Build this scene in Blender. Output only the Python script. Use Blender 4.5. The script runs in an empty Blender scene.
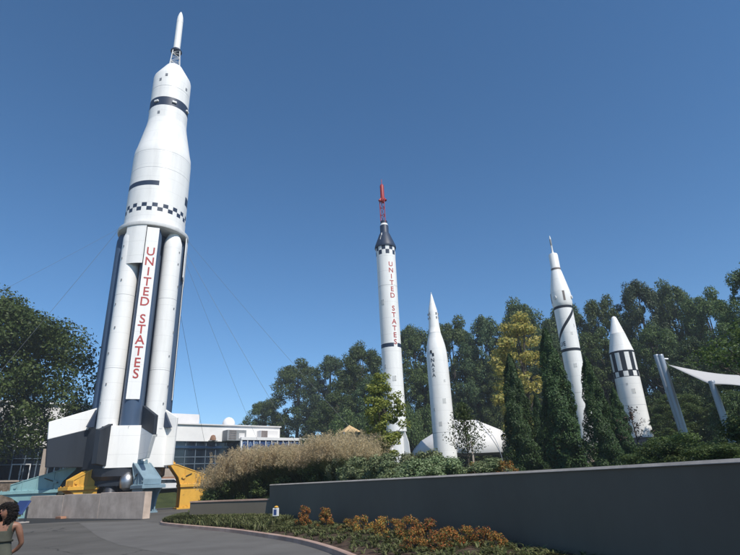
import bpy, bmesh, math, random
import numpy as np
from mathutils import Vector, Matrix
random.seed(7); RNG = np.random.default_rng(11)
scene = bpy.context.scene
COL = scene.collection
R = math.radians; PI = math.pi

# ------------------------------------------------------------------ camera
F, CX, CY, PITCH, ROLL, EYE = 520.0, 370.0, 277.5, R(21.4), R(2.6), 1.6
fw = np.array([0, math.cos(PITCH), math.sin(PITCH)])
u0 = np.array([0, -math.sin(PITCH), math.cos(PITCH)]); r0 = np.array([1.0, 0, 0])
cup = u0*math.cos(ROLL) + r0*math.sin(ROLL)
crt = r0*math.cos(ROLL) - u0*math.sin(ROLL)
cam_d = bpy.data.cameras.new('camera'); cam = bpy.data.objects.new('camera', cam_d); COL.objects.link(cam)
cam_d.sensor_width = 36; cam_d.lens = 36*F/740; cam_d.clip_end = 3000; cam_d.clip_start = 0.05
M = Matrix(((crt[0], cup[0], -fw[0], 0), (crt[1], cup[1], -fw[1], 0), (crt[2], cup[2], -fw[2], EYE), (0, 0, 0, 1)))
cam.matrix_world = M
scene.camera = cam

def ray(x, y): return crt*(x-CX)/F + cup*(CY-y)/F + fw
def at(x, y, D):
    """survey helper: the point seen at photo position x, y that stands D metres away over the ground"""
    r = ray(x, y); p = np.array([0, 0, EYE]) + r*D/math.hypot(r[0], r[1]); return p

# ------------------------------------------------------------------ materials
def new_mat(name):
    m = bpy.data.materials.new(name); m.use_nodes = True
    nt = m.node_tree; b = nt.nodes['Principled BSDF']; return m, nt, b
def noise_mix(nt, b, c1, c2, scale, detail=4, rough=.6, stretch=(1, 1, 1), coord='Object', lo=.35, hi=.65):
    tc = nt.nodes.new('ShaderNodeTexCoord'); mp = nt.nodes.new('ShaderNodeMapping'); mp.inputs['Scale'].default_value = stretch
    n = nt.nodes.new('ShaderNodeTexNoise'); n.inputs['Scale'].default_value = scale; n.inputs['Detail'].default_value = detail; n.inputs['Roughness'].default_value = rough
    r = nt.nodes.new('ShaderNodeValToRGB'); r.color_ramp.elements[0].position = lo; r.color_ramp.elements[1].position = hi
    r.color_ramp.elements[0].color = (*c1, 1); r.color_ramp.elements[1].color = (*c2, 1)
    nt.links.new(tc.outputs[coord], mp.inputs[0]); nt.links.new(mp.outputs[0], n.inputs['Vector']); nt.links.new(n.outputs['Fac'], r.inputs[0])
    nt.links.new(r.outputs[0], b.inputs['Base Color']); return n, r, mp
def bump(nt, b, src, strength=.3, dist=.02):
    bp = nt.nodes.new('ShaderNodeBump'); bp.inputs['Strength'].default_value = strength; bp.inputs['Distance'].default_value = dist
    nt.links.new(src, bp.inputs['Height']); nt.links.new(bp.outputs[0], b.inputs['Normal'])
def paint(name, c, rough=.5, var=.12, scale=1.2, stretch=(1, 1, .15), metal=0, spec=.4):
    m, nt, b = new_mat(name)
    noise_mix(nt, b, tuple(x*(1-var) for x in c), c, scale, 5, .65, stretch, lo=.3, hi=.55)
    b.inputs['Roughness'].default_value = rough; b.inputs['Metallic'].default_value = metal; b.inputs['Specular IOR Level'].default_value = spec
    return m
def rough_mat(name, c1, c2, scale, rough=.9, bs=.4, bd=.02, bscale=None, detail=6, lo=.35, hi=.65):
    m, nt, b = new_mat(name)
    n, r, mp = noise_mix(nt, b, c1, c2, scale, detail, .65, lo=lo, hi=hi)
    b.inputs['Roughness'].default_value = rough; b.inputs['Specular IOR Level'].default_value = .25
    n2 = nt.nodes.new('ShaderNodeTexNoise'); n2.inputs['Scale'].default_value = bscale or scale*12; n2.inputs['Detail'].default_value = 4
    nt.links.new(mp.outputs[0], n2.inputs['Vector']); bump(nt, b, n2.outputs['Fac'], bs, bd)
    return m
def leaf_mat(name, cols, trans=.25, rough=.55, hue=.04, val=.25):
    """one colour per leaf (random per island) over a colour ramp; each plant varies a little"""
    m, nt, b = new_mat(name); out = nt.nodes['Material Output']
    g = nt.nodes.new('ShaderNodeNewGeometry'); r = nt.nodes.new('ShaderNodeValToRGB'); cr = r.color_ramp
    while len(cr.elements) < len(cols): cr.elements.new(.5)
    for i, c in enumerate(cols): cr.elements[i].position = i/(len(cols)-1); cr.elements[i].color = (*c, 1)
    nt.links.new(g.outputs['Random Per Island'], r.inputs[0])
    oi = nt.nodes.new('ShaderNodeObjectInfo'); hs = nt.nodes.new('ShaderNodeHueSaturation')
    def rng(lo, hi):
        mr = nt.nodes.new('ShaderNodeMapRange'); mr.inputs['To Min'].default_value = lo; mr.inputs['To Max'].default_value = hi
        nt.links.new(oi.outputs['Random'], mr.inputs['Value']); return mr.outputs[0]
    nt.links.new(rng(.5-hue, .5+hue*.6), hs.inputs['Hue']); nt.links.new(rng(1-val, 1+val), hs.inputs['Value'])
    nt.links.new(r.outputs[0], hs.inputs['Color'])
    nt.links.new(hs.outputs[0], b.inputs['Base Color']); b.inputs['Roughness'].default_value = rough; b.inputs['Specular IOR Level'].default_value = .3
    t = nt.nodes.new('ShaderNodeBsdfTranslucent'); nt.links.new(hs.outputs[0], t.inputs['Color'])
    mx = nt.nodes.new('ShaderNodeMixShader'); mx.inputs[0].default_value = trans
    nt.links.new(b.outputs[0], mx.inputs[1]); nt.links.new(t.outputs[0], mx.inputs[2]); nt.links.new(mx.outputs[0], out.inputs['Surface'])
    return m
def glass_mat(name, c, rough=.06):
    m, nt, b = new_mat(name)
    noise_mix(nt, b, tuple(x*.6 for x in c), c, .35, 2, .5)
    b.inputs['Roughness'].default_value = rough; b.inputs['Specular IOR Level'].default_value = .7; return m

def rocket_white(name, c):
    m, nt, b = new_mat(name)
    n, r, mp = noise_mix(nt, b, tuple(x*.86 for x in c), c, .9, 6, .68, (1, 1, .10), lo=.30, hi=.52)
    tc = [x for x in nt.nodes if x.type == 'TEX_COORD'][0]; sx = nt.nodes.new('ShaderNodeSeparateXYZ'); nt.links.new(tc.outputs['Object'], sx.inputs[0])
    md = nt.nodes.new('ShaderNodeMath'); md.operation = 'MODULO'; md.inputs[1].default_value = 1.53; nt.links.new(sx.outputs[2], md.inputs[0])
    lt = nt.nodes.new('ShaderNodeMath'); lt.operation = 'LESS_THAN'; lt.inputs[1].default_value = .028; nt.links.new(md.outputs[0], lt.inputs[0])
    mx = nt.nodes.new('ShaderNodeMix'); mx.data_type = 'RGBA'; mx.blend_type = 'MULTIPLY'; mx.inputs[7].default_value = (.80, .80, .80, 1)
    nt.links.new(lt.outputs[0], mx.inputs[0]); nt.links.new(r.outputs[0], mx.inputs[6]); nt.links.new(mx.outputs[2], b.inputs['Base Color'])
    w_ = nt.nodes.new('ShaderNodeTexNoise'); w_.inputs['Scale'].default_value = .8; w_.inputs['Detail'].default_value = 2; nt.links.new(tc.outputs['Object'], w_.inputs['Vector']); bump(nt, b, w_.outputs['Fac'], .25, .08)
    b.inputs['Roughness'].default_value = .45; b.inputs['Specular IOR Level'].default_value = .35; return m
WHITE = rocket_white('white_paint', (.84, .83, .80))
WHITE2 = paint('white_paint_weathered', (.76, .75, .73), .5, .16, 1.4)
PANELW = paint('panel_off_white', (.62, .62, .60), .55, .2, 2)
NAVY = paint('blue_black_paint', (.026, .042, .078), .5, .3, .8)
TNAVY = paint('tank_navy_paint', (.060, .098, .165), .45, .25, .8)
BLACK = paint('dark_paint', (.026, .033, .044), .6, .35, .8, spec=.2)
SEAM = paint('seam_grey', (.22, .23, .25), .6, .2)
REDL = paint('red_lettering', (.42, .06, .055), .6, .2, 2)
RED = paint('red_paint', (.38, .032, .035), .5, .25, 3)
CHROME = paint('bare_metal', (.50, .50, .51), .42, .2, 2, (1, 1, 1), 1)
ENGINE = paint('engine_metal', (.06, .062, .07), .45, .35, 2, (1, 1, 1), .6)
def worn(name, c, rust=(.16, .075, .035)):
    m = paint(name, c, .5, .22, 1.3, (1, 1, .4)); nt = m.node_tree; b = nt.nodes['Principled BSDF']; src = b.inputs['Base Color'].links[0].from_socket
    n = nt.nodes.new('ShaderNodeTexNoise'); n.inputs['Scale'].default_value = 3.2; n.inputs['Detail'].default_value = 9; n.inputs['Roughness'].default_value = .72
    tc = [x for x in nt.nodes if x.type == 'TEX_COORD'][0]; nt.links.new(tc.outputs['Object'], n.inputs['Vector'])
    r = nt.nodes.new('ShaderNodeValToRGB'); r.color_ramp.elements[0].position = .60; r.color_ramp.elements[0].color = (0, 0, 0, 1); r.color_ramp.elements[1].position = .70; r.color_ramp.elements[1].color = (.75, .75, .75, 1)
    mx = nt.nodes.new('ShaderNodeMix'); mx.data_type = 'RGBA'; mx.inputs[7].default_value = (*rust, 1); nt.links.new(n.outputs['Fac'], r.inputs[0]); nt.links.new(r.outputs[0], mx.inputs[0]); nt.links.new(src, mx.inputs[6]); nt.links.new(mx.outputs[2], b.inputs['Base Color']); return m
YELLOW = worn('yellow_paint', (.68, .37, .05))
TEAL = worn('pale_teal_paint', (.20, .35, .36), (.10, .10, .08))
BLUEG = worn('grey_blue_paint', (.20, .29, .34), (.09, .09, .085))
OLIVE = paint('dark_olive_paint', (.035, .037, .025), .7, .3, 2)
STEEL = paint('galvanised_steel', (.36, .39, .43), .4, .25, 3, (1, 1, .2), .35)
CABLE = paint('steel_cable', (.10, .11, .12), .5, .1)
WALLM = rough_mat('dark_wall_render', (.124, .108, .084), (.150, .134, .106), .25, .85, .25, .01, 30)
mpw = [x for x in WALLM.node_tree.nodes if x.type == 'MAPPING'][0]; mpw.inputs['Scale'].default_value = (1.2, 1.2, .8)
CAPM = rough_mat('concrete_cap', (.24, .22, .20), (.36, .33, .30), 1.5, .85, .3, .01, 25)
CONC = rough_mat('old_concrete', (.42, .33, .265), (.62, .50, .41), .9, .9, .35, .015, 20)
KERB = rough_mat('pink_kerb_concrete', (.34, .225, .175), (.48, .34, .275), 1.2, .9, .4, .01, 25)
MULCH = rough_mat('brown_mulch', (.035, .022, .015), (.13, .085, .058), 6, .95, 1, .06, 26)
BARK = rough_mat('bark', (.05, .042, .034), (.13, .11, .09), 3, .95, .8, .04, 18)
BRIGHTB = paint('bright_blue_panel', (.03, .06, .19), .45, .15)
TAN = rough_mat('beige_concrete', (.33, .27, .22), (.42, .35, .29), 2, .85, .2, .01, 20)
BRICK = rough_mat('brown_brick', (.22, .12, .08), (.36, .22, .15), 2, .9, .3, .02, 14)
GLASS = glass_mat('dark_glazing', (.010, .018, .030))
GLASSB = glass_mat('blue_glazing', (.012, .035, .085))
MULL = paint('dark_mullion', (.13, .17, .21), .4, .2)
FRAMEW = paint('white_frame', (.72, .72, .72), .5, .1)
BWHITE = rough_mat('white_facade', (.72, .71, .70), (.84, .83, .81), .25, .8, .1, .01, 8)
BWHITE2 = rough_mat('pale_facade', (.62, .61, .60), (.74, .72, .71), .25, .8, .1, .01, 8)
UNITG = paint('unit_grey', (.28, .29, .30), .6, .3, 1, (1, 1, 1))
UNITB = paint('unit_brown', (.20, .17, .16), .7, .3, 1, (1, 1, 1))

# asphalt: broad darker and lighter patches, fine aggregate
def asphalt():
    m, nt, b = new_mat('asphalt')
    n, r, mp = noise_mix(nt, b, (.080, .074, .064), (.115, .107, .095), .22, 6, .6, lo=.38, hi=.6)
    v = nt.nodes.new('ShaderNodeTexNoise'); v.inputs['Scale'].default_value = 45; v.inputs['Detail'].default_value = 3
    nt.links.new(mp.outputs[0], v.inputs['Vector'])
    mx = nt.nodes.new('ShaderNodeMix'); mx.data_type = 'RGBA'; mx.blend_type = 'MULTIPLY'; mx.inputs[0].default_value = .55
    rr = nt.nodes.new('ShaderNodeValToRGB'); rr.color_ramp.elements[0].position = .3; rr.color_ramp.elements[0].color = (.55, .55, .55, 1); rr.color_ramp.elements[1].position = .7; rr.color_ramp.elements[1].color = (1.25, 1.25, 1.25, 1)
    nt.links.new(v.outputs['Fac'], rr.inputs[0]); nt.links.new(r.outputs[0], mx.inputs[6]); nt.links.new(rr.outputs[0], mx.inputs[7])
    wn = nt.nodes.new('ShaderNodeTexNoise'); wn.inputs['Scale'].default_value = 1.1; wn.inputs['Detail'].default_value = 5; nt.links.new(mp.outputs[0], wn.inputs['Vector'])
    ad = nt.nodes.new('ShaderNodeMix'); ad.data_type = 'VECTOR'; ad.inputs[0].default_value = .35; nt.links.new(mp.outputs[0], ad.inputs[4]); nt.links.new(wn.outputs['Color'], ad.inputs[5])
    vo = nt.nodes.new('ShaderNodeTexVoronoi'); vo.feature = 'DISTANCE_TO_EDGE'; vo.inputs['Scale'].default_value = .34; nt.links.new(ad.outputs[1], vo.inputs['Vector'])
    cr_ = nt.nodes.new('ShaderNodeMath'); cr_.operation = 'LESS_THAN'; cr_.inputs[1].default_value = .0045; nt.links.new(vo.outputs['Distance'], cr_.inputs[0])
    ck_ = nt.nodes.new('ShaderNodeMix'); ck_.data_type = 'RGBA'; ck_.blend_type = 'MULTIPLY'; ck_.inputs[7].default_value = (.45, .45, .45, 1); nt.links.new(cr_.outputs[0], ck_.inputs[0]); nt.links.new(mx.outputs[2], ck_.inputs[6])
    nt.links.new(ck_.outputs[2], b.inputs['Base Color']); b.inputs['Roughness'].default_value = .85; b.inputs['Specular IOR Level'].default_value = .3
    bump(nt, b, v.outputs['Fac'], .35, .01); return m
ASPH = asphalt()
DARKG = rough_mat('dark_ground', (.026, .027, .028), (.036, .037, .037), .8, .8, .3, .01, 40)
def grassm():
    m, nt, b = new_mat('ground_grass')
    n, r, mp = noise_mix(nt, b, (.030, .042, .014), (.075, .088, .030), .6, 8, .7, lo=.3, hi=.7)
    b.inputs['Roughness'].default_value = .95; b.inputs['Specular IOR Level'].default_value = .1
    v = nt.nodes.new('ShaderNodeTexNoise'); v.inputs['Scale'].default_value = 9; v.inputs['Detail'].default_value = 6
    nt.links.new(mp.outputs[0], v.inputs['Vector']); bump(nt, b, v.outputs['Fac'], .9, .12); return m
GRASSM = grassm()
L_DARK = leaf_mat('leaves_dark', [(0.0342, 0.0610, 0.0195), (0.0549, 0.0915, 0.0268), (0.0830, 0.1244, 0.0366), (0.1159, 0.1586, 0.0512)], .28, hue=.012)
L_MID = leaf_mat('leaves_mid_green', [(0.0420, 0.0744, 0.0192), (0.0660, 0.1104, 0.0288), (0.1020, 0.1500, 0.0384), (0.1320, 0.1800, 0.0540)], .3, hue=.012)
L_DEEP = leaf_mat('leaves_deep_green', [(0.0275, 0.0550, 0.0225), (0.0450, 0.0800, 0.0325), (0.0700, 0.1100, 0.0425), (0.1000, 0.1375, 0.0562)], .25, hue=.012)
L_LEFT = leaf_mat('leaves_oak', [(0.0364, 0.0676, 0.0182), (0.0598, 0.1014, 0.0260), (0.0936, 0.1456, 0.0364), (0.1274, 0.1820, 0.0520)], .3, hue=.012)
L_ARB = leaf_mat('leaves_arborvitae', [(0.0242, 0.0506, 0.0154), (0.0396, 0.0770, 0.0220), (0.0616, 0.1078, 0.0308)], .2, hue=.012)
L_YEL = leaf_mat('leaves_yellowing', [(.20, .22, .06), (.52, .45, .11), (.62, .52, .14), (.60, .50, .16), (.30, .32, .08), (.24, .28, .07)], .42, val=.1, hue=.002)
L_LIGHT = leaf_mat('leaves_light', [(.13, .17, .035), (.27, .31, .06), (.38, .40, .09), (.19, .24, .05)], .42, val=.1, hue=.002)
L_GREY = leaf_mat('leaves_greygreen', [(.10, .14, .06), (.18, .23, .10), (.27, .31, .17), (.14, .185, .075)], .28)
L_OLIVE = leaf_mat('leaves_olive', [(.04, .068, .02), (.075, .115, .032), (.12, .16, .048), (.058, .09, .026)], .32, hue=.012)
L_ORANGE = leaf_mat('leaves_orange', [(0.0750, 0.1063, 0.0312), (0.4500, 0.2250, 0.0500), (0.5250, 0.2125, 0.0500), (0.1500, 0.1750, 0.0438), (0.0875, 0.1250, 0.0350), (0.4250, 0.2750, 0.0750), (0.5000, 0.1375, 0.0375), (0.1250, 0.1500, 0.0375)], .32, hue=.02)
L_BRIGHTO = leaf_mat('leaves_bright_orange', [(.46, .17, .03), (.40, .20, .05), (.50, .22, .05), (.10, .12, .03), (.08, .11, .03)], .3, hue=.015, val=.1)
L_RED = leaf_mat('leaves_reddish', [(.06, .035, .03), (.09, .05, .045), (.05, .055, .03)], .25)
L_COVER = leaf_mat('leaves_groundcover', [(0.0360, 0.0576, 0.0180), (0.0720, 0.0972, 0.0288), (0.1296, 0.1512, 0.0504), (0.2160, 0.2304, 0.1008), (0.0864, 0.0864, 0.0360)], .28)
BLADE = leaf_mat('grass_blades', [(.05, .08, .028), (.085, .12, .04), (.14, .17, .06)], .25)
PLUME = leaf_mat('grass_plumes', [(.42, .33, .19), (.57, .46, .27), (.70, .58, .37)], .45, hue=.01, val=.1)
def fabric(name, c, trans):
    m, nt, b = new_mat(name); out = nt.nodes['Material Output']
    b.inputs['Base Color'].default_value = (*c, 1); b.inputs['Roughness'].default_value = .7
    n = nt.nodes.new('ShaderNodeTexNoise'); n.inputs['Scale'].default_value = 1.3; bump(nt, b, n.outputs['Fac'], .15, .05)
    t = nt.nodes.new('ShaderNodeBsdfTranslucent'); t.inputs['Color'].default_value = (*c, 1)
    mx = nt.nodes.new('ShaderNodeMixShader'); mx.inputs[0].default_value = trans
    nt.links.new(b.outputs[0], mx.inputs[1]); nt.links.new(t.outputs[0], mx.inputs[2]); nt.links.new(mx.outputs[0], out.inputs['Surface']); return m
TENTM = fabric('white_tent_cloth', (.82, .81, .80), .15)
SAILM = fabric('shade_sail_cloth', (.70, .68, .66), .35)
def skin():
    m, nt, b = new_mat('skin'); noise_mix(nt, b, (.22, .105, .065), (.29, .145, .09), 9, 3)
    b.inputs['Roughness'].default_value = .5; b.inputs['Subsurface Weight'].default_value = .08; b.inputs['Subsurface Radius'].default_value = (.02, .008, .004); return m
SKIN = skin()
CLOTH = rough_mat('olive_cloth', (.060, .062, .047), (.085, .086, .066), 6, .9, .3, .004, 300)
CLOTH2 = rough_mat('olive_trousers', (.066, .070, .054), (.092, .095, .074), 6, .9, .3, .004, 300)
HAIR = rough_mat('dark_hair', (.008, .006, .005), (.022, .016, .012), 30, .6, 1, .02, 90)

# ------------------------------------------------------------------ builders
def tag(o, label=None, cat=None, group=None, kind=None):
    if label: o['label'] = label
    if cat: o['category'] = cat
    if group: o['group'] = group
    if kind: o['kind'] = kind
    return o
def empty(name, loc, rz=0, label=None, cat=None, group=None):
    o = bpy.data.objects.new(name, None); COL.objects.link(o); o.location = loc; o.rotation_euler = (0, 0, rz); o.empty_display_size = .3
    return tag(o, label, cat, group)
def link(name, me, parent=None):
    o = bpy.data.objects.new(name, me); COL.objects.link(o)
    if parent is not None: o.parent = parent
    return o
def copy_tree(o, parent=None):
    c = o.copy(); COL.objects.link(c); c.parent = parent
    for ch in list(o.children): copy_tree(ch, c)
    return c

class MB:
    def __init__(s): s.v = []; s.f = []; s.m = []
    def add(s, vs, fs, mi=0):
        o = len(s.v); s.v += [tuple(map(float, p)) for p in vs]
        for k, fa in enumerate(fs): s.f.append(tuple(i+o for i in fa)); s.m.append(mi[k] if isinstance(mi, list) else mi)
        return s
    def box(s, c, sz, rz=0, mi=0, M3=None):
        x, y, z = sz[0]/2, sz[1]/2, sz[2]/2; ca, sa = math.cos(rz), math.sin(rz); vs = []
        for dz in (-z, z):
            for dx, dy in ((-x, -y), (x, -y), (x, y), (-x, y)):
                if M3 is not None: q = M3 @ Vector((dx, dy, dz)); vs.append((c[0]+q[0], c[1]+q[1], c[2]+q[2]))
                else: vs.append((c[0]+dx*ca-dy*sa, c[1]+dx*sa+dy*ca, c[2]+dz))
        return s.add(vs, [(3, 2, 1, 0), (4, 5, 6, 7), (0, 1, 5, 4), (1, 2, 6, 5), (2, 3, 7, 6), (3, 0, 4, 7)], mi)
    def tube(s, pts, rad, seg=8, mi=0, cap=True):
        n = len(pts); rad = rad if isinstance(rad, (list, tuple)) else [rad]*n
        P = [Vector(p) for p in pts]; rings = []; ref = None
        for i in range(n):
            d = (P[min(i+1, n-1)]-P[max(i-1, 0)]).normalized()
            a = Vector((0, 0, 1)) if abs(d.z) < .9 else Vector((1, 0, 0))
            x = (ref - d*ref.dot(d)).normalized() if ref is not None and (ref - d*ref.dot(d)).length > 1e-3 else d.cross(a).normalized()
            ref = x; y = d.cross(x)
            rings.append([P[i]+(x*math.cos(2*PI*k/seg)+y*math.sin(2*PI*k/seg))*rad[i] for k in range(seg)])
        vs = [p for r_ in rings for p in r_]; fs = []
        for i in range(n-1):
            for k in range(seg): a = i*seg+k; b = i*seg+(k+1) % seg; fs.append((a, b, b+seg, a+seg))
        if cap: fs.append(tuple(reversed(range(seg)))); fs.append(tuple(range((n-1)*seg, n*seg)))
        return s.add(vs, fs, mi)
    def lathe(s, prof, seg=48, c=(0, 0, 0), mi=None, cap=True):
        """prof: (radius, z[, material]) from bottom to top; a material may be a function of the sector k"""
        n = len(prof); vs = []; fs = []; ms = []
        for p in prof:
            for k in range(seg): a = 2*PI*k/seg; vs.append((c[0]+p[0]*math.sin(a), c[1]-p[0]*math.cos(a), c[2]+p[1]))
        for i in range(n-1):
            mm = prof[i][2] if len(prof[i]) > 2 else 0
            for k in range(seg):
                a = i*seg+k; b = i*seg+(k+1) % seg; fs.append((a, b, b+seg, a+seg)); ms.append(mm(k) if callable(mm) else mm)
        if cap: fs.append(tuple(reversed(range(seg)))); ms.append(0); fs.append(tuple(range((n-1)*seg, n*seg))); ms.append(0)
        return s.add(vs, fs, ms)
    def prism(s, poly, t, O, X, Y, mi=0):
        """flat outline in the plane O + a X + b Y, given the thickness t along X x Y (centred)"""
        O, X, Y = Vector(O), Vector(X), Vector(Y); N = X.cross(Y).normalized(); n = len(poly)
        lo = [O+X*a+Y*b-N*t/2 for a, b in poly]; hi = [O+X*a+Y*b+N*t/2 for a, b in poly]
        return s.add(lo+hi, [tuple(reversed(range(n))), tuple(range(n, 2*n))]+[(i, (i+1) % n, n+(i+1) % n, n+i) for i in range(n)], mi)
    def build(s, name, mats, parent=None, smooth=35, bevel=0):
        me = bpy.data.meshes.new(name); me.from_pydata(s.v, [], s.f); me.update()
        for m in (mats if isinstance(mats, (list, tuple)) else [mats]): me.materials.append(m)
        me.polygons.foreach_set('material_index', s.m)
        if smooth:
            me.polygons.foreach_set('use_smooth', [True]*len(me.polygons)); me.set_sharp_from_angle(angle=R(smooth))
        o = link(name, me, parent)
        if bevel:
            md = o.modifiers.new('bevel', 'BEVEL'); md.width = bevel; md.segments = 2; md.limit_method = 'ANGLE'; md.angle_limit = R(40)
        return o

def raw_mesh(name, V, Fs, mats, mi=None):
    """V (n,3); Fs (m,4) quads as arrays"""
    me = bpy.data.meshes.new(name); V = np.asarray(V, np.float32); Fs = np.asarray(Fs, np.int32); k = Fs.shape[1]
    me.vertices.add(len(V)); me.vertices.foreach_set('co', V.ravel())
    me.loops.add(Fs.size); me.loops.foreach_set('vertex_index', Fs.ravel())
    me.polygons.add(len(Fs)); me.polygons.foreach_set('loop_start', np.arange(0, Fs.size, k, dtype=np.int32)); me.polygons.foreach_set('loop_total', np.full(len(Fs), k, np.int32))
    for m in (mats if isinstance(mats, (list, tuple)) else [mats]): me.materials.append(m)
    if mi is not None: me.polygons.foreach_set('material_index', np.asarray(mi, np.int32))
    me.update(calc_edges=True); return me
def unit(a): return a/np.maximum(np.linalg.norm(a, axis=1, keepdims=True), 1e-9)
def leaf_cards(P, N, size, aspect=.55, droop=.3):
    """a small pointed, slightly folded leaf at every P, facing about N"""
    n = len(P); sz = size*RNG.uniform(.6, 1.35, (n, 1))
    N = unit(N + RNG.normal(0, .55, (n, 3))); T = unit(np.cross(N, RNG.normal(0, 1, (n, 3)))); T[:, 2] -= droop; T = unit(T); B = unit(np.cross(N, T))
    a = P - T*sz*.5; c = P + T*sz*.5; b = P + B*sz*aspect*.5 + N*sz*.08; d = P - B*sz*aspect*.5 + N*sz*.08
    V = np.stack([a, b, c, d], 1).reshape(-1, 3); Fq = np.arange(4*n).reshape(n, 4); return V, Fq
def clump_points(centres, radii, n_each, flat=.8, shell=.55):
    Ps, Ns = [], []
    for c, r, n in zip(centres, radii, n_each):
        d = unit(RNG.normal(0, 1, (n, 3))); rr = r*(shell+(1-shell)*RNG.random((n, 1)))*RNG.uniform(.55, 1.1, (n, 1))**.5
        p = d*rr; p[:, 2] *= flat; Ps.append(np.asarray(c)+p); nn = d.copy(); nn[:, 2] += .35; Ns.append(nn)
    return np.concatenate(Ps), np.concatenate(Ns)

def text_mb(mb, ch, size, place, mi=0, cuts=0, depth=.012):
    """one line of lettering as solid mesh; place(x, y, z) maps the flat letter (x right, y up, z out) into the scene"""
    cu = bpy.data.curves.new('t', 'FONT'); cu.body = ch; cu.size = size; cu.align_x = 'CENTER'; cu.align_y = 'CENTER'; cu.extrude = depth; cu.offset = size*.012; cu.resolution_u = 4
    o = bpy.data.objects.new('t', cu); COL.objects.link(o); dg = bpy.context.evaluated_depsgraph_get(); me = bpy.data.meshes.new_from_object(o.evaluated_get(dg))
    bm = bmesh.new(); bm.from_mesh(me)
    if cuts:
        x = -size
        while x < size:
            bmesh.ops.bisect_plane(bm, geom=bm.verts[:]+bm.edges[:]+bm.faces[:], plane_co=(x, 0, 0), plane_no=(1, 0, 0)); x += cuts
    vs = [place(*v.co) for v in bm.verts]; bm.verts.index_update(); mb.add(vs, [[v.index for v in f_.verts] for f_ in bm.faces], mi)
    bm.free(); bpy.data.objects.remove(o); bpy.data.curves.remove(cu); bpy.data.meshes.remove(me)

# ------------------------------------------------------------------ terrain
WALL = [(5.05, -3.0), (4.75, 2.0), (4.22, 6.49), (3.95, 8.4), (3.15, 11.6), (1.38, 15.1), (-1.5, 20.2), (-5.1, 26.0)]   # tall wall, near to far
LOW = [(-5.1, 26.0), (-7.3, 27.0), (-9.35, 27.75)]
LEFT = [(-9.35, 27.75), (-11.0, 33.0), (-11.0, 41.0), (-7.5, 52.0), (0.0, 66.0), (12.0, 80.0)]
FA = at(20, 490, 79)[:2]; FB = at(248, 480, 88)[:2]
FU = (FB-FA)/np.linalg.norm(FB-FA); FN = np.array([FU[1], -FU[0]])      # along the facade; out of it towards the plaza
def seg_dist(px, py, pts):
    d = np.full(px.shape, 1e9)
    for (ax, ay), (bx, by) in zip(pts[:-1], pts[1:]):
        t = np.clip(((px-ax)*(bx-ax)+(py-ay)*(by-ay))/((bx-ax)**2+(by-ay)**2), 0, 1)
        d = np.minimum(d, np.hypot(px-ax-t*(bx-ax), py-ay-t*(by-ay)))
    return d
def _cm(pts, n=8):
    out = []; P = [np.array(p, float) for p in pts]; P = [2*P[0]-P[1]]+P+[2*P[-1]-P[-2]]
    for i in range(1, len(P)-2):
        for k in range(n):
            t = k/n; out.append(tuple(.5*(2*P[i]+(P[i+1]-P[i-1])*t+(2*P[i-1]-5*P[i]+4*P[i+1]-P[i+2])*t*t+(3*P[i]-P[i-1]-3*P[i+1]+P[i+2])*t**3)))
    out.append(tuple(P[-2])); return out
WALLC = _cm(WALL, 5); LOWC = _cm(LOW, 4)
POLY = WALLC + LOWC[1:] + LEFT[1:] + [(400, 160), (400, -60), (5.2, -60)]
def inside(px, py):
    r_ = np.zeros(px.shape, bool); n = len(POLY)
    for i in range(n):
        (ax, ay), (bx, by) = POLY[i], POLY[(i+1) % n]
        c = ((ay > py) != (by > py)) & (px < (bx-ax)*(py-ay)/((by-ay) or 1e-9)+ax); r_ ^= c
    return r_
def sm(t): t = np.clip(t, 0, 1); return t*t*(3-2*t)
def height(px, py):
    px = np.atleast_1d(np.asarray(px, float)); py = np.atleast_1d(np.asarray(py, float))
    ins = inside(px, py); dt = seg_dist(px, py, WALLC); dl = seg_dist(px, py, LOWC); dL = seg_dist(px, py, LEFT)
    base = np.where(dl < dt, np.minimum(1.5, .95+.3*dl), 1.5)
    zt = (base + .024*np.minimum(np.minimum(dt, dl), 55))*sm(dL/5.0+.05)
    deep = np.minimum(dt, dl) > .31
    zt = np.where(ins & deep, zt, 0)
    e = (px-FA[0])*FN[0]+(py-FA[1])*FN[1]
    hb = 3.45*sm(1-(e-2)/17.0)
    return np.maximum(zt, hb)
def hz(x, y): return float(height(x, y)[0])
def grid_axis(lo, hi, a, b, step):
    mid = list(np.arange(a, b+1e-6, step)); out = []; x = a; s = step
    while x > lo: s *= 1.22; x -= min(s, 25); out.append(x)
    out = out[::-1]+mid; x = b; s = step
    while x < hi: s *= 1.22; x += min(s, 25); out.append(x)
    return np.array(out)
gx = grid_axis(-420, 420, -14, 7.5, .2); gy = grid_axis(-60, 520, -4, 31, .2)
GX, GY = np.meshgrid(gx, gy); GZ = height(GX.ravel(), GY.ravel())
V = np.stack([GX.ravel(), GY.ravel(), GZ], 1)
nx, ny = len(gx), len(gy); I = np.arange(nx*ny).reshape(ny, nx)
Fq = np.stack([I[:-1, :-1].ravel(), I[:-1, 1:].ravel(), I[1:, 1:].ravel(), I[1:, :-1].ravel()], 1)
me = raw_mesh('terrain', V, Fq, GRASSM); me.polygons.foreach_set('use_smooth', [True]*len(me.polygons))
tag(link('terrain', me), kind='structure')
mb = MB(); mb.add([(-90, -45, .005), (4.6, -45, .005), (4.6, 72, .005), (-90, 72, .005)], [(0, 1, 2, 3)])
tag(mb.build('road', ASPH, smooth=0), kind='structure')

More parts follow.
